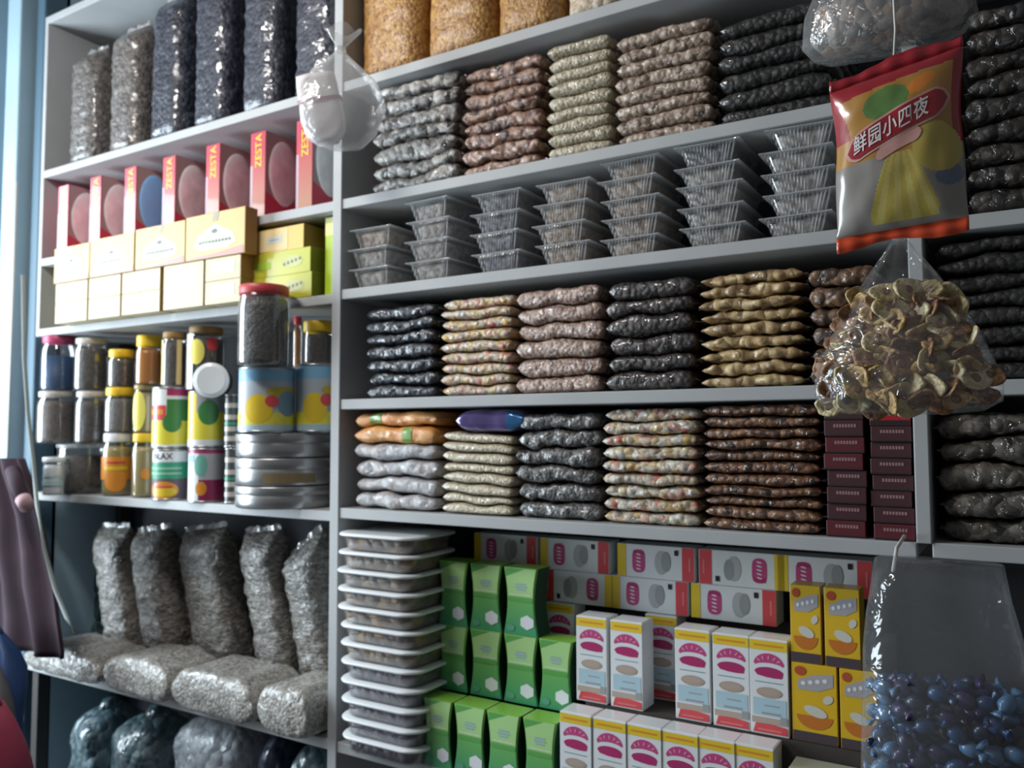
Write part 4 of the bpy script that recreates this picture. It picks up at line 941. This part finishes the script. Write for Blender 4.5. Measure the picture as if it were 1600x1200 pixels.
# blue and yellow milk tins on three flat tins, big jar on top
def decoM(m, r, h):
    m.patch(r, -70, 140, h * .78, h * .97, plain('light_blue_print', (0.22, 0.46, 0.66), 0.4), n=24); m.patch(r, -70, 140, h * .14, h * .78, plain('silver_blue_print', (0.42, 0.47, 0.52), 0.4), n=24)
    m.patch(r + .0004, -70, 140, h * .10, h * .30, LEM, n=24); m.cpatch(r + .0008, 30, h * .36, 30, h * .22, YEL); m.cpatch(r + .0008, 95, h * .44, 26, h * .20, plain('slate_blue_print', (0.18, 0.30, 0.42), 0.4)); pass
    m.cpatch(r + .0006, 85, h * .62, 40, h * .08, plain('mustard_print', (0.50, 0.42, 0.05), 0.5)); m.patch(r + .0006, -70, 140, h * .03, h * .12, PALEB, n=20)
fx, fr = cyl(372, 524, 735, 0.06)
fz = [zA, zA]; zs = [795, 755, 713, 676]
zz = [zA] + [zat(448, q, 0.06) for q in (755, 713, 676)]
for i in range(3):
    h = zz[i + 1] - zz[i] - .001
    t = thing('flat_tin', f'{("bottom", "middle", "topmost")[i]} of three wide flat bare tins', 'tin', (fx, 0.06, zz[i]), 'flat bare tins')
    m = MB(); m.lathe([(fr * .97, 0), (fr, .003), (fr, h * .62), (fr * .99, h * .64)], TIN, n=56); m.build('tin_body', t)
    m = MB(); m.lathe([(fr * 1.002, h * .60), (fr * 1.012, h * .62), (fr * 1.012, h - .004), (fr * 1.0, h - .001), (fr * .96, h - .0015), (fr * .2, h - .002)], TIN, n=56); m.build('lid', t)
    if i == 1:
        m = MB(); m.patch(fr + .0006, 20, 80, h * .10, h * .45, plain('brown_tin_print', (0.22, 0.16, 0.08), 0.5)); m.build('label_print', t)
zm = zz[3] + .0005
def red_spot(t):
    me = [c for c in t.children if c.name.startswith('can_body')][0].data; h = max(v.co.z for v in me.vertices); r = max(v.co.x for v in me.vertices)
    m = MB(); m.cpatch(r + .0022, 58, h * .48, 14, h * .09, CRED); tag(m.build('red_spot', t), 'round red spot')
red_spot(can('milk_tin', 'blue and yellow milk tin under the big red-lidded jar', 375, 459, 577, 675, -0.03, WPL, decoM, z0=zm, z1=zat(417, 576, -0.03)))
red_spot(can('milk_tin', 'blue and yellow milk tin against the middle post', 464, 538, 572, 672, 0.07, WPL, decoM, z0=zm, z1=zat(500, 571, 0.07)))
jar('storage_jar', 'big clear jar with red lid standing on a blue tin', 373, 451, 446, 575, -0.075, REDLID, 0.11, packed('dark_leaf', [(0.03, 0.03, 0.028), (0.055, 0.052, 0.05), (0.09, 0.085, 0.08)], 0.007, coat=0.2), z0=zat(412, 576, -0.03) + .001, z1=zat(412, 448, -0.075), neck=0.93, fill=0.93)
zt2 = zat(500, 571, 0.07) + .001
jar('sauce_bottle', 'slim orange bottle with red cap behind the big jar', 458, 472, 493, 572, 0.13, RED, 0.16, AMBER, z0=zt2 - .0, neck=0.6, cat='bottle')
jar('spread_jar', 'dark brown jar with amber lid on the tin by the middle post', 475, 522, 503, 572, 0.07, OLID, 0.24, DBR, z0=zt2, neck=0.95)

# ------------------------------------------------------------------ hanging things
CORD = plain('pale_cord', (0.55, 0.55, 0.52), 0.7)
HY = -0.30
# crisp packet
x0, _ = at(1302, 230, HY); x1, _ = at(1512, 230, HY); zt = at(1405, 108, HY)[1]; zb = at(1405, 357, HY)[1]
PW, PH = x1 - x0, zt - zb; pcx, pcz = (x0 + x1) / 2, zb
t = thing('crisp_packet', 'red and yellow printed crisp packet hanging before the shelves', 'packet', (pcx, HY, pcz), None, (0, R(-0.5), 0))
def py_(u, v):   # bulge of the packet front, u, v in -1..1
    return 0.030 * max(0, 1 - abs(u) ** 2.6) ** 0.6 * max(0, 1 - abs(v) ** 3.2) ** 0.6 + 0.0022 * noise.noise(Vector((u * 3, v * 3, 4)))
def pxz(u, v): return (u * PW / 2 * (1 - 0.05 * (1 - v * v) - 0.015 * math.sin(v * 5)), PH / 2 + v * PH / 2 + u * PW / 2 * (0.105 + 0.055 * v))
PR = {'lem2': plain('pale_lemon_packet_print', (0.50, 0.41, 0.12), 0.3, coat=0.8, var=0.2, vscale=18), 'gold': plain('gold_packet', (0.40, 0.20, 0.04), 0.3, coat=0.8, var=0.15, vscale=14), 'red': plain('red_packet', (0.30, 0.012, 0.02), 0.3, coat=0.8), 'green': plain('green_packet_print', (0.10, 0.20, 0.05), 0.35, coat=0.8, var=0.4, vscale=40),
      'lem': plain('lemon_packet_print', (0.44, 0.34, 0.07), 0.3, coat=0.8, var=0.2, vscale=18), 'grey': plain('silver_packet', (0.26, 0.24, 0.22), 0.25, coat=0.8, var=0.15), 'orange': plain('orange_packet_print', (0.62, 0.20, 0.03), 0.3, coat=0.8), 'pink': plain('pink_packet_print', (0.58, 0.30, 0.26), 0.35, coat=0.8), 'blue': plain('navy_packet_print', (0.10, 0.13, 0.20), 0.3, coat=0.8)}
def ellin(u, v, cu, cv, ru, rv, rot=0):
    c, s = math.cos(R(rot)), math.sin(R(rot)); a, b2 = (u - cu), (v - cv) * PH / PW; x, y = a * c + b2 * s, -a * s + b2 * c
    return (x / ru) ** 2 + (y / (rv * PH / PW)) ** 2 < 1
def art(u, v):
    if v > .80 + .05 * u or (u < -.74 - .25 * (v - .35) and v > .20): return 'red'
    if ellin(u, v, -.12, .55, .36, .20, 8): return 'green'
    if ellin(u, v, .38, .66, .40, .16, 28): return 'orange' if ellin(u, v, .40, .66, .24, .09, 28) else 'gold'
    if -.93 < v < -.12:   # a fan of chips spreading downwards
        q = (-.12 - v) / .8
        if abs(u - .06 - .04 * q) < .16 + .40 * q ** .8 - .5 * max(0, q - .88): return 'lem2' if int((u - .06) / (.12 + .3 * q) * 3 + 40) % 2 else 'lem'
    if ellin(u, v, .62, -.15, .34, .32, 30): return 'lem'
    if ellin(u, v, .20, -.17, .24, .05, 5): return 'orange'
    if ellin(u, v, .78, -.50, .20, .12, 0): return 'blue'
    if v < -.12: return 'grey'
    if u > .86: return 'red'
    return 'gold'
m = MB(); NU, NV = 90, 116
vs = []; fs = {}
for i in range(NV + 1):
    for j in range(NU + 1):
        u, v = -1 + 2 * j / NU, -1 + 2 * i / NV; X, Zz = pxz(u, v); vs.append((X, -py_(u, v), Zz))
off = len(m.v); m.v += vs
for i in range(NV):
    for j in range(NU):
        a = off + i * (NU + 1) + j; m.f.append((a, a + 1, a + NU + 2, a + NU + 1)); m.sm.append(True)
        m.m.append(m._mi(PR[art(-1 + 2 * (j + .5) / NU, -1 + 2 * (i + .5) / NV)]))
vs = []; n2 = 30; off = len(m.v)
for i in range(n2 + 1):
    for j in range(n2 + 1):
        u, v = -1 + 2 * j / n2, -1 + 2 * i / n2; X, Zz = pxz(u, v); vs.append((X, py_(u, v) + .0005, Zz))
m.v += vs
for i in range(n2):
    for j in range(n2):
        a = off + i * (n2 + 1) + j; m.f.append((a, a + n2 + 1, a + n2 + 2, a + 1)); m.sm.append(True); m.m.append(m._mi(PR['gold']))
m.build('printed_pouch', t)
def crimp(v0, dz, mat, name):
    m = MB(); rr = []
    for j in range(41):
        u = -1 + j / 20; X, Zz = pxz(u, v0); wv = .0016 * math.sin(j * .9); e = dz * (1 + .25 * math.sin(u * 4 + v0))
        rr.append([(X, wv * .3 - .001, Zz), (X, wv - .001, Zz + e), (X, wv + .001, Zz + e), (X, wv * .3 + .001, Zz)])
    m.loft(rr, mat, smooth=True); m.build(name, t)
crimp(1, .018, PR['red'], 'top_crimp'); crimp(-1, -.018, plain('orange_red_crimp', (0.60, 0.06, 0.015), 0.35, coat=0.6), 'bottom_crimp')
def drape(pts_uv, lift):
    out = []
    for u, v in pts_uv: X, Zz = pxz(u, v); out.append((X, -py_(u, v) - lift, Zz))
    return out
def banner(c0, c1, r0, lift, mat, name, n=26):
    m = MB(); (ua, va), (ub, vb) = c0, c1; L = math.hypot((ub - ua) * PW, (vb - va) * PH); rows_ = []
    for i in range(n + 1):
        s = i / n; d = min(s, 1 - s) * L / 2; hw = r0 * (min(1, (d / (r0 * PH / 2 * .9))) ** .5 if d < r0 * PH / 2 * .9 else 1) + .002
        u, v = ua + (ub - ua) * s, va + (vb - va) * s + .03 * math.sin(PI * s)
        rows_.append(drape([(u - hw * .15 * (k - 3) / 3 * 0, v + hw * (k - 3) / 3) for k in range(7)], lift))
    m.loft(rows_, mat, (False, False), closed=False); m.build(name, t)
banner((-.80, .02), (.86, .40), .185, .0012, PR['pink'], 'banner_edge'); banner((-.76, .03), (.82, .395), .150, .0022, PR['red'], 'banner')
banner((-.30, -.12), (.42, .06), .085, .0010, PR['pink'], 'small_banner')
CJ = text_geo('鲜园小四夜', 0.030, 1.12)
m = MB(); v_, f_ = CJ
mx_ = max(abs(p[0]) for p in v_)
m.add(drape([(-.06 + p[0] / mx_ * .60, .205 + p[0] / mx_ * .135 + p[1] / (PH / 2)) for p in v_], .0034), f_, plain('silver_white_lettering', (0.70, 0.70, 0.70), 0.4)); tag(m.build('lettering', t), 'white characters'); nest(t, 'lettering', 'banner'); nest(t, 'banner', 'banner_edge')
m = MB(); m.tube([(0, 0, PH + .012), (0.004, 0, PH + .06), (0.0, .0, PH + .32), (0.0, .0, PH + .60)], .0018, CORD); m.build('cord', t)

# clear bag of dried slices under it
def bagshell(prof, seed, mat, squash=0.55, n=56, folds=9, famp=0.05):
    """prof: (half width, z, x shift); ellipse rings with gathered folds near narrow places"""
    m = MB(); rings = []; wmax = max(p[0] for p in prof)
    for w, z, sx in prof:
        ring = []
        for j in range(n):
            a = 2 * PI * j / n; k = 1 + famp * (1 - .6 * w / wmax) * math.sin(folds * a + seed) + .025 * noise.noise(Vector((math.cos(a) * 2, math.sin(a) * 2, z * 18 + seed)))
            ring.append((sx + w * k * sg(math.cos(a), .85), w * squash * k * sg(math.sin(a), .85) if w > .02 else w * k * math.sin(a), z))
        rings.append(ring)
    m.loft(rings, mat, (True, True)); return m
HP0 = HY; HY = HY + 0.05; cxb = at(1412, 600, HY)[0]; zb = at(1412, 648, HY)[1]; zt = at(1412, 372, HY)[1]; H = zt - zb
t = thing('slice_bag', 'clear knotted bag of dried fruit slices hanging under the crisp packet', 'bag', (cxb, HY, zb))
prof = [(.05, 0, 0), (.10, .004, 0), (.122, .018, .001), (.125, .04, 0), (.117, .075, 0), (.098, .12, 0), (.073, .165, 0), (.045, .21, 0), (.022, H - .02, 0), (.009, H, 0)]
bagshell(prof, 2, FILM, .5).build('film', t)
m = MB(); m.lathe([(.006, H - .004), (.011, H), (.012, H + .006), (.008, H + .011)], SEAL); m.build('knot', t)
m = MB(); m.loft([[((.006 + .028 * k) * math.cos(2 * PI * j / 20) * (1 + .25 * math.sin(3 * 2 * PI * j / 20)), (.006 + .010 * k) * math.sin(2 * PI * j / 20), H + .010 + .035 * k) for j in range(20)] for k in (0, .5, 1)], SEAL, (True, False)); m.build('gathered_top', t)
def halfw(z):
    for (w0, z0, _), (w1, z1, _) in zip(prof, prof[1:]):
        if z0 <= z <= z1: return w0 + (w1 - w0) * (z - z0) / (z1 - z0)
    return .01
m_sl = [packed('dried_slice_tan', [(0.34, 0.20, 0.06), (0.50, 0.33, 0.12), (0.55, 0.41, 0.20)], 0.008, coat=0.1), packed('dried_slice_pale', [(0.46, 0.36, 0.17), (0.62, 0.52, 0.30), (0.66, 0.58, 0.40)], 0.008, coat=0.1), packed('dried_slice_brown', [(0.14, 0.06, 0.03), (0.26, 0.13, 0.06), (0.34, 0.20, 0.10)], 0.008, coat=0.1)]
m_ctr = plain('dark_red_core', (0.20, 0.10, 0.05), 0.5)
def slice_mesh(seed, mat, r):
    m = MB(); rg = []; n = 22
    for rr, zz in ((.25, .001), (.55, .0012), (.85, .003), (1.0, .0022), (1.0, -.0008), (.6, -.002), (.2, -.002)):
        rg.append([(r * rr * (1 + .14 * math.sin(2 * a + seed) + .06 * math.sin(5 * a + seed * 2)) * math.cos(a), r * .8 * rr * (1 + .1 * math.cos(3 * a + seed)) * math.sin(a), zz + .004 * rr * math.sin(2 * a + seed)) for a in [2 * PI * j / n for j in range(n)]])
    m.loft(rg, mat); return m.mesh('dried_slice')
def core_mesh(seed, r):
    m = MB(); m.lathe([(r * .26, .0005), (r * .28, .0022), (r * .15, .0030), (r * .03, .0030)], m_ctr, n=14); return m.mesh('core')
SLV = [(slice_mesh(s, m_sl[s % 3], .020 + .004 * (s % 2)), core_mesh(s, .024)) for s in range(6)]
rnd = random.Random(4); placed = []; tries = 0
SLB = [None] * 6
while len(placed) < 125 and tries < 8000:
    tries += 1
    z = rnd.uniform(.012, .185); hw = halfw(z) * .90
    x = rnd.uniform(-hw, hw); dmax = .5 * halfw(z) * math.sqrt(max(0, 1 - (x / (halfw(z))) ** 2)) * .82
    y = rnd.choice((-1, -1, -1, -.55, -.1)) * dmax * rnd.uniform(.8, 1)
    p = Vector((x, y, z))
    if any((p - q).length < .0155 for q in placed): continue
    placed.append(p); k = rnd.randrange(6)
    rot = (R(90) + rnd.uniform(-.7, .7), rnd.uniform(-.3, .3), rnd.uniform(-.9, .9))
    loc = Vector((cxb, HY, zb)) + p
    tone = ('tan', 'pale', 'brown')[k % 3]
    lb = f'{tone} dried fruit slice inside the clear hanging bag'
    if SLB[k] is None:
        o = thing('fruit_slice', lb, 'dried fruit', loc, f'{tone} slices in the hanging bag', rot); put('slice_flesh', SLV[k][0], o); put('core', SLV[k][1], o); SLB[k] = o
    else: dup(SLB[k], lb, loc, rot)

# clear bag at the top right, its bottom just in view
HT = -0.19; cx2 = at(1385, 50, HT)[0]; zb2 = at(1380, 78, HT)[1]
t = thing('clear_bag', 'clear bag of pale pieces at the very top right above the crisp packet', 'bag', (cx2, HT, zb2))
prof2 = [(.05, 0, 0), (.11, .006, 0), (.128, .03, 0), (.122, .08, 0), (.10, .13, .0), (.06, .19, 0), (.03, .25, 0)]
bagshell(prof2, 5, film('clear_film_milky', haze=0.09, gloss=0.16), .45).build('film', t)
rg = []
for w, z, _ in prof2[:5]:
    rg.append([(w * .90 * math.cos(2 * PI * j / 30) * (1 + .05 * noise.noise(Vector((j * .8, z * 40, 1)))), w * .40 * math.sin(2 * PI * j / 30), z * .9 + .008) for j in range(30)])
m = MB(); m.loft(rg, packed('pale_grey_pieces', [(0.07, 0.06, 0.055), (0.17, 0.145, 0.125), (0.25, 0.22, 0.19), (0.20, 0.11, 0.06)], 0.02, crink=0.9)); m.build('contents', t)

# clear blown bag with white contents hanging on the middle post
HP = -0.13
cx3, zc3 = at(524, 160, HP); 
t = thing('clear_bag', 'clear puffed bag holding a white folded packet, hanging on the middle post', 'bag', (cx3, HP, zc3 - .115), None, (0, R(8), R(35)))
prof3 = [(.02, 0, 0), (.065, .012, 0), (.092, .05, 0), (.103, .10, 0), (.100, .14, 0), (.080, .18, -.005), (.045, .21, -.012), (.016, .235, -.02), (.010, .25, -.024)]
bagshell(prof3, 1, film('clear_film_grey', haze=0.24, gloss=0.2), .5, famp=.03).build('film', t)
m = MB(); m.loft([[(-.024 + (.010 + .035 * k) * math.cos(2 * PI * j / 18), (.008 + .008 * k) * math.sin(2 * PI * j / 18), .25 + .05 * k + .012 * k * math.sin(3 * 2 * PI * j / 18)) for j in range(18)] for k in (0, .5, 1)], SEAL, (True, False)); m.build('gathered_top', t)
m = MB(); m.lathe([(.009, .238), (.014, .242), (.014, .250), (.009, .254)], SEAL, cx=-.024, n=14); m.build('knot', t)
t2 = thing('folded_packet', 'white folded packet with a dark pink stripe inside the puffed clear bag', 'packet', (cx3 - .020, HP - .004, zc3 - .10), None, (R(6), R(-10), R(35)))
WSOFT = plain('white_soft_packet', (0.72, 0.68, 0.70), 0.5, var=0.12, vscale=30, bump=0.5)
rg = []
for k in range(15):
    z = .165 * k / 14; w = .052 * (1 - .25 * abs(k / 14 - .45) ** 1.5) * min(1, .55 + k * .2); rg.append([(w * sg(math.cos(a), .6) * (1 + .06 * noise.noise(Vector((a, z * 30, 3)))), .022 * sg(math.sin(a), .7) * (1 + .2 * noise.noise(Vector((a * 2, z * 40, 5)))), z) for a in [2 * PI * j / 30 for j in range(30)]])
m = MB(); m.loft(rg, WSOFT); m.build('packet_body', t2)
m = MB()
for z0, z1 in ((.098, .107),):
    m.loft([[(.054 * sg(math.cos(a), .6), .0245 * sg(math.sin(a), .7), zz) for a in [2 * PI * j / 30 for j in range(30)]] for zz in (z0, z1)], plain('dark_pink_stripe', (0.30, 0.09, 0.15), 0.5), (False, False))
tag(m.build('stripe', t2), 'dark pink stripe')

# big clear bag of blue sweets, bottom right
HB = -0.16
bx0 = at(1345, 1150, HB)[0]; bx1 = at(1640, 1150, HB)[0]; bzt = at(1395, 872, HB)[1]; bzb = 0.905
bw = (bx1 - bx0) / 2; bcx = (bx0 + bx1) / 2; BH = bzt - bzb
t = thing('sweet_bag', 'large clear bag of blue wrapped sweets hanging from the shelf edge', 'bag', (bcx, HB, bzb))
hx = at(1395, 872, HB)[0] - bcx
prof4 = [(bw * .8, 0, 0), (bw * .98, .01, 0), (bw, .06, 0), (bw * .98, .12, 0), (bw * .95, .19, 0), (bw * .90, .25, -.005), (bw * .82, .31, -.01), (bw * .76, BH - .05, -.01), (bw * .70, BH, -.01)]
bagshell(prof4, 3, film('clear_film_sweets', tint=(0.95, 0.97, 1.0), haze=0.06, gloss=0.06, cscale=9, crink=1.0), .52, famp=.02).build('film', t)
m = MB(); m.tube([(hx, 0, BH - .02), (hx, 0.05, BH + .01), (hx, .155, BH + .018)], .003, CORD); m.build('hook', t)
CB = [plain(f'sweet_wrap_{n}', c, 0.4, coat=0.4) for n, c in (('blue', (0.012, 0.05, 0.14)), ('pale_blue', (0.07, 0.17, 0.30)), ('violet', (0.03, 0.022, 0.085)), ('navy', (0.008, 0.016, 0.05)))]
def sweet_mesh(mat, seed):
    m = MB(); rg = []
    for x, r in ((-.026, .010), (-.020, .007), (-.0155, .0028), (-.013, .006), (-.009, .0105), (0, .012), (.009, .0105), (.013, .006), (.0155, .0028), (.020, .007), (.026, .010)):
        rg.append([(x, r * (1 + (.18 * math.sin(5 * a + seed) if abs(x) > .016 else 0)) * math.cos(a), r * (.5 if abs(x) > .016 else 1) * math.sin(a)) for a in [2 * PI * j / 16 for j in range(16)]])
    m.loft(rg, mat); return m.mesh('wrapped_sweet')
SM = [sweet_mesh(c, i) for i, c in enumerate(CB)]; SN = ['blue', 'pale blue', 'violet', 'navy']
placed = []; tries = 0
while len(placed) < 120 and tries < 9000:
    tries += 1
    z = rnd.uniform(.02, .215 if rnd.random() < .8 else .19); x = rnd.uniform(-bw * .80, bw * .70)
    dm = .52 * bw * math.sqrt(max(0, 1 - (x / bw) ** 2)) * .70; y = -dm * rnd.uniform(.75, 1) if rnd.random() < .75 else rnd.uniform(-dm * .5, dm * .6)
    p = Vector((x, y, z))
    if any((p - q).length < .023 for q in placed): continue
    placed.append(p); k = rnd.choice((0, 0, 1, 2, 3, 0)) if x > -bw * .55 else rnd.choice((1, 1, 0))
    o = put('wrapped_sweet', SM[k], None, Vector((bcx, HB, bzb)) + p); o.rotation_euler = (rnd.uniform(-3, 3), rnd.uniform(-.8, .8), rnd.uniform(-1, 1))
    tag(o, f'{SN[k]} twist-wrapped sweet inside the large clear bag', 'sweet', f'{SN[k]} sweets in the large clear bag')

# ------------------------------------------------------------------ left end: cloth, cord, sacks
MCL = plain('maroon_cloth', (0.035, 0.015, 0.026), 0.9, var=0.45, vscale=9, bump=0.3)
CY = -0.16
def drape_sheet(name, label, cat, prof, y, mat, seed, th=.012, folds=3.2, amp=.018):
    """hanging cloth: prof = rows of (px left, px right, py)"""
    x0, z0 = at(prof[-1][0], prof[-1][2], y); t = thing(name, label, cat, (x0, y, z0)); fr = []
    n = 34; rings = []
    for a, c, q in prof:
        xa, z = at(a, q, y); xb, _ = at(c, q, y); ring = []
        for j in range(n):
            s = j / (n - 1); ring.append((xa + (xb - xa) * s - x0, -amp * math.sin(folds * 2 * PI * s + seed + z * 4) - .3 * amp * math.sin(9 * s + z * 20), z - z0))
        for j in range(n):
            s = 1 - j / (n - 1); ring.append((xa + (xb - xa) * s - x0, th - amp * math.sin(folds * 2 * PI * s + seed + z * 4) - .3 * amp * math.sin(9 * s + z * 20), z - z0))
        rings.append(ring)
    m = MB(); m.loft(rings, mat); m.build('cloth', t); return t
t = drape_sheet('hanging_garment', 'dark maroon garment hanging at the left end of the shelves', 'clothing',
            [(-40, 34, 715), (-40, 42, 735), (-40, 56, 765), (-40, 66, 800), (-40, 72, 850), (-40, 80, 900), (-40, 88, 950), (-40, 92, 990), (-40, 90, 1000)], CY, MCL, 1.0)
xs, zs_ = at(52, 775, CY - .03); xo, zo = t.location.x, t.location.z
m = MB(); m.tube([(at(30, 735, CY)[0] - xo, -.02, at(30, 735, CY)[1] - zo), (at(45, 758, CY)[0] - xo, -.035, at(45, 758, CY)[1] - zo), (at(62, 785, CY)[0] - xo, -.04, at(62, 785, CY)[1] - zo)], .022, MCL, 12); m.build('sleeve', t)
m = MB(); m.tube([(at(58, 778, CY)[0] - xo, -.042, at(58, 778, CY)[1] - zo), (at(66, 790, CY)[0] - xo, -.045, at(66, 790, CY)[1] - zo)], .023, plain('dusty_pink_cuff', (0.38, 0.24, 0.26), 0.8), 12); tag(m.build('cuff', t), 'dusty pink cuff'); nest(t, 'cuff', 'sleeve')
m = MB(); m.lathe([(.003, 0), (.003, .9)], CORD, n=8); o = m.build('hanger_cord', t); o.location = (at(12, 715, CY)[0] - xo, 0, at(12, 715, CY)[1] - zo)
pts = [(36, 430), (38, 560), (44, 650), (52, 720), (58, 790), (70, 860), (86, 920), (104, 965), (118, 990)]
m = MB(); cyv = -0.20; m.tube([(at(a, c, cyv)[0], cyv, at(a, c, cyv)[1]) for a, c in pts], .006, plain('grey_green_rope', (0.24, 0.27, 0.26), 0.8), 10)
tag(m.build('rope'), 'thin grey rope curving down in front of the left shelf end', 'rope')
def sack(name, label, px0, px1, yt, y, d, mat, seed, z0=0.0, cat='sack', group=None, lump=.02):
    x0, x1 = at(px0, yt + 40, y)[0], at(px1, yt + 40, y)[0]; zt = at((px0 + px1) / 2, yt, y)[1]
    t = thing(name, label, cat, ((x0 + x1) / 2, y + d / 2, z0 + .001), group)
    h = zt - z0; rg = []
    for k in range(20):
        s = k / 19; e = min(1, .7 + s * 3) * (1 - max(0, (s - .80) / .2) ** 2.2 * .62); rg.append([((x1 - x0) / 2 * e * sg(math.cos(a), .7) + lump * .6 * noise.noise(Vector((a, s * 5, seed))), d / 2 * e * sg(math.sin(a), .7) + lump * noise.noise(Vector((a * 1.5, s * 6, seed + 3))), h * s) for a in [2 * PI * j / 36 for j in range(36)]])
    m = MB(); m.loft(rg, mat); m.build('sack_body', t)
    m = MB(); e = .38; m.loft([[((x1 - x0) / 2 * e * (1 - .4 * q) * math.cos(2 * PI * j / 20) * (1 + .2 * math.sin(4 * 2 * PI * j / 20) * q), d / 2 * e * (1 - .4 * q) * math.sin(2 * PI * j / 20), h - .004 + .03 * q) for j in range(20)] for q in (0, .5, 1)], mat); m.build('gathered_neck', t)
    return t
m_sk = packed('dark_teal_sack', [(0.02, 0.05, 0.065), (0.05, 0.10, 0.12), (0.10, 0.16, 0.17)], 0.03, crink=1.0, cscale=10)
m_sk2 = packed('sack_highlight', [(0.30, 0.33, 0.36), (0.42, 0.45, 0.48)], 0.03, crink=1.0, cscale=12, crough=0.2)  # bright highlight on the dark plastic, put into the sack's colour
m_sk3 = packed('navy_sack', [(0.012, 0.022, 0.05), (0.025, 0.04, 0.08)], 0.04, crink=0.8, cscale=9)
zf = SZ['T7']
sack('plastic_sack', 'dim teal plastic sack standing leftmost under the bottom shelf', 96, 150, 1118, 0.02, 0.22, m_sk, 1, zf, group='sacks under the bottom shelf')
sack('plastic_sack', 'teal crinkled sack second from left under the bottom shelf', 155, 238, 1132, 0.02, 0.24, m_sk, 2, zf, group='sacks under the bottom shelf')
sack('plastic_sack', 'plastic sack with a bright highlight put into its colour under the bottom shelf', 250, 366, 1132, 0.02, 0.24, m_sk2, 3, zf, group='sacks under the bottom shelf')
sack('plastic_sack', 'navy sack right of the highlighted one under the bottom shelf', 394, 428, 1150, 0.05, 0.22, m_sk3, 4, zf, group='sacks under the bottom shelf')
sack('plastic_sack', 'teal sack beneath the tub stack under the bottom shelf', 434, 500, 1172, 0.03, 0.22, m_sk, 5, zf, group='sacks under the bottom shelf')
sack('pink_bundle', 'bright pink-red bundle at the bottom left corner', -110, -34, 1116, -0.60, 0.15, plain('pink_red_cloth', (0.30, 0.03, 0.07), 0.6, var=0.4, vscale=14, bump=0.5), 6, 0.0, 'bundle')
sack('grey_sack', 'dull grey sack standing between blue sack and pink bundle', -80, 2, 1036, -0.43, 0.06, plain('grey_sack_weave', (0.07, 0.07, 0.075), 0.7, var=0.3), 8, 0.0, lump=0.004)
sack('blue_sack', 'plain blue sack standing behind the pink bundle', -90, -8, 994, -0.34, 0.12, plain('blue_sack_weave', (0.015, 0.05, 0.16), 0.6, var=0.2), 7, 0.0)
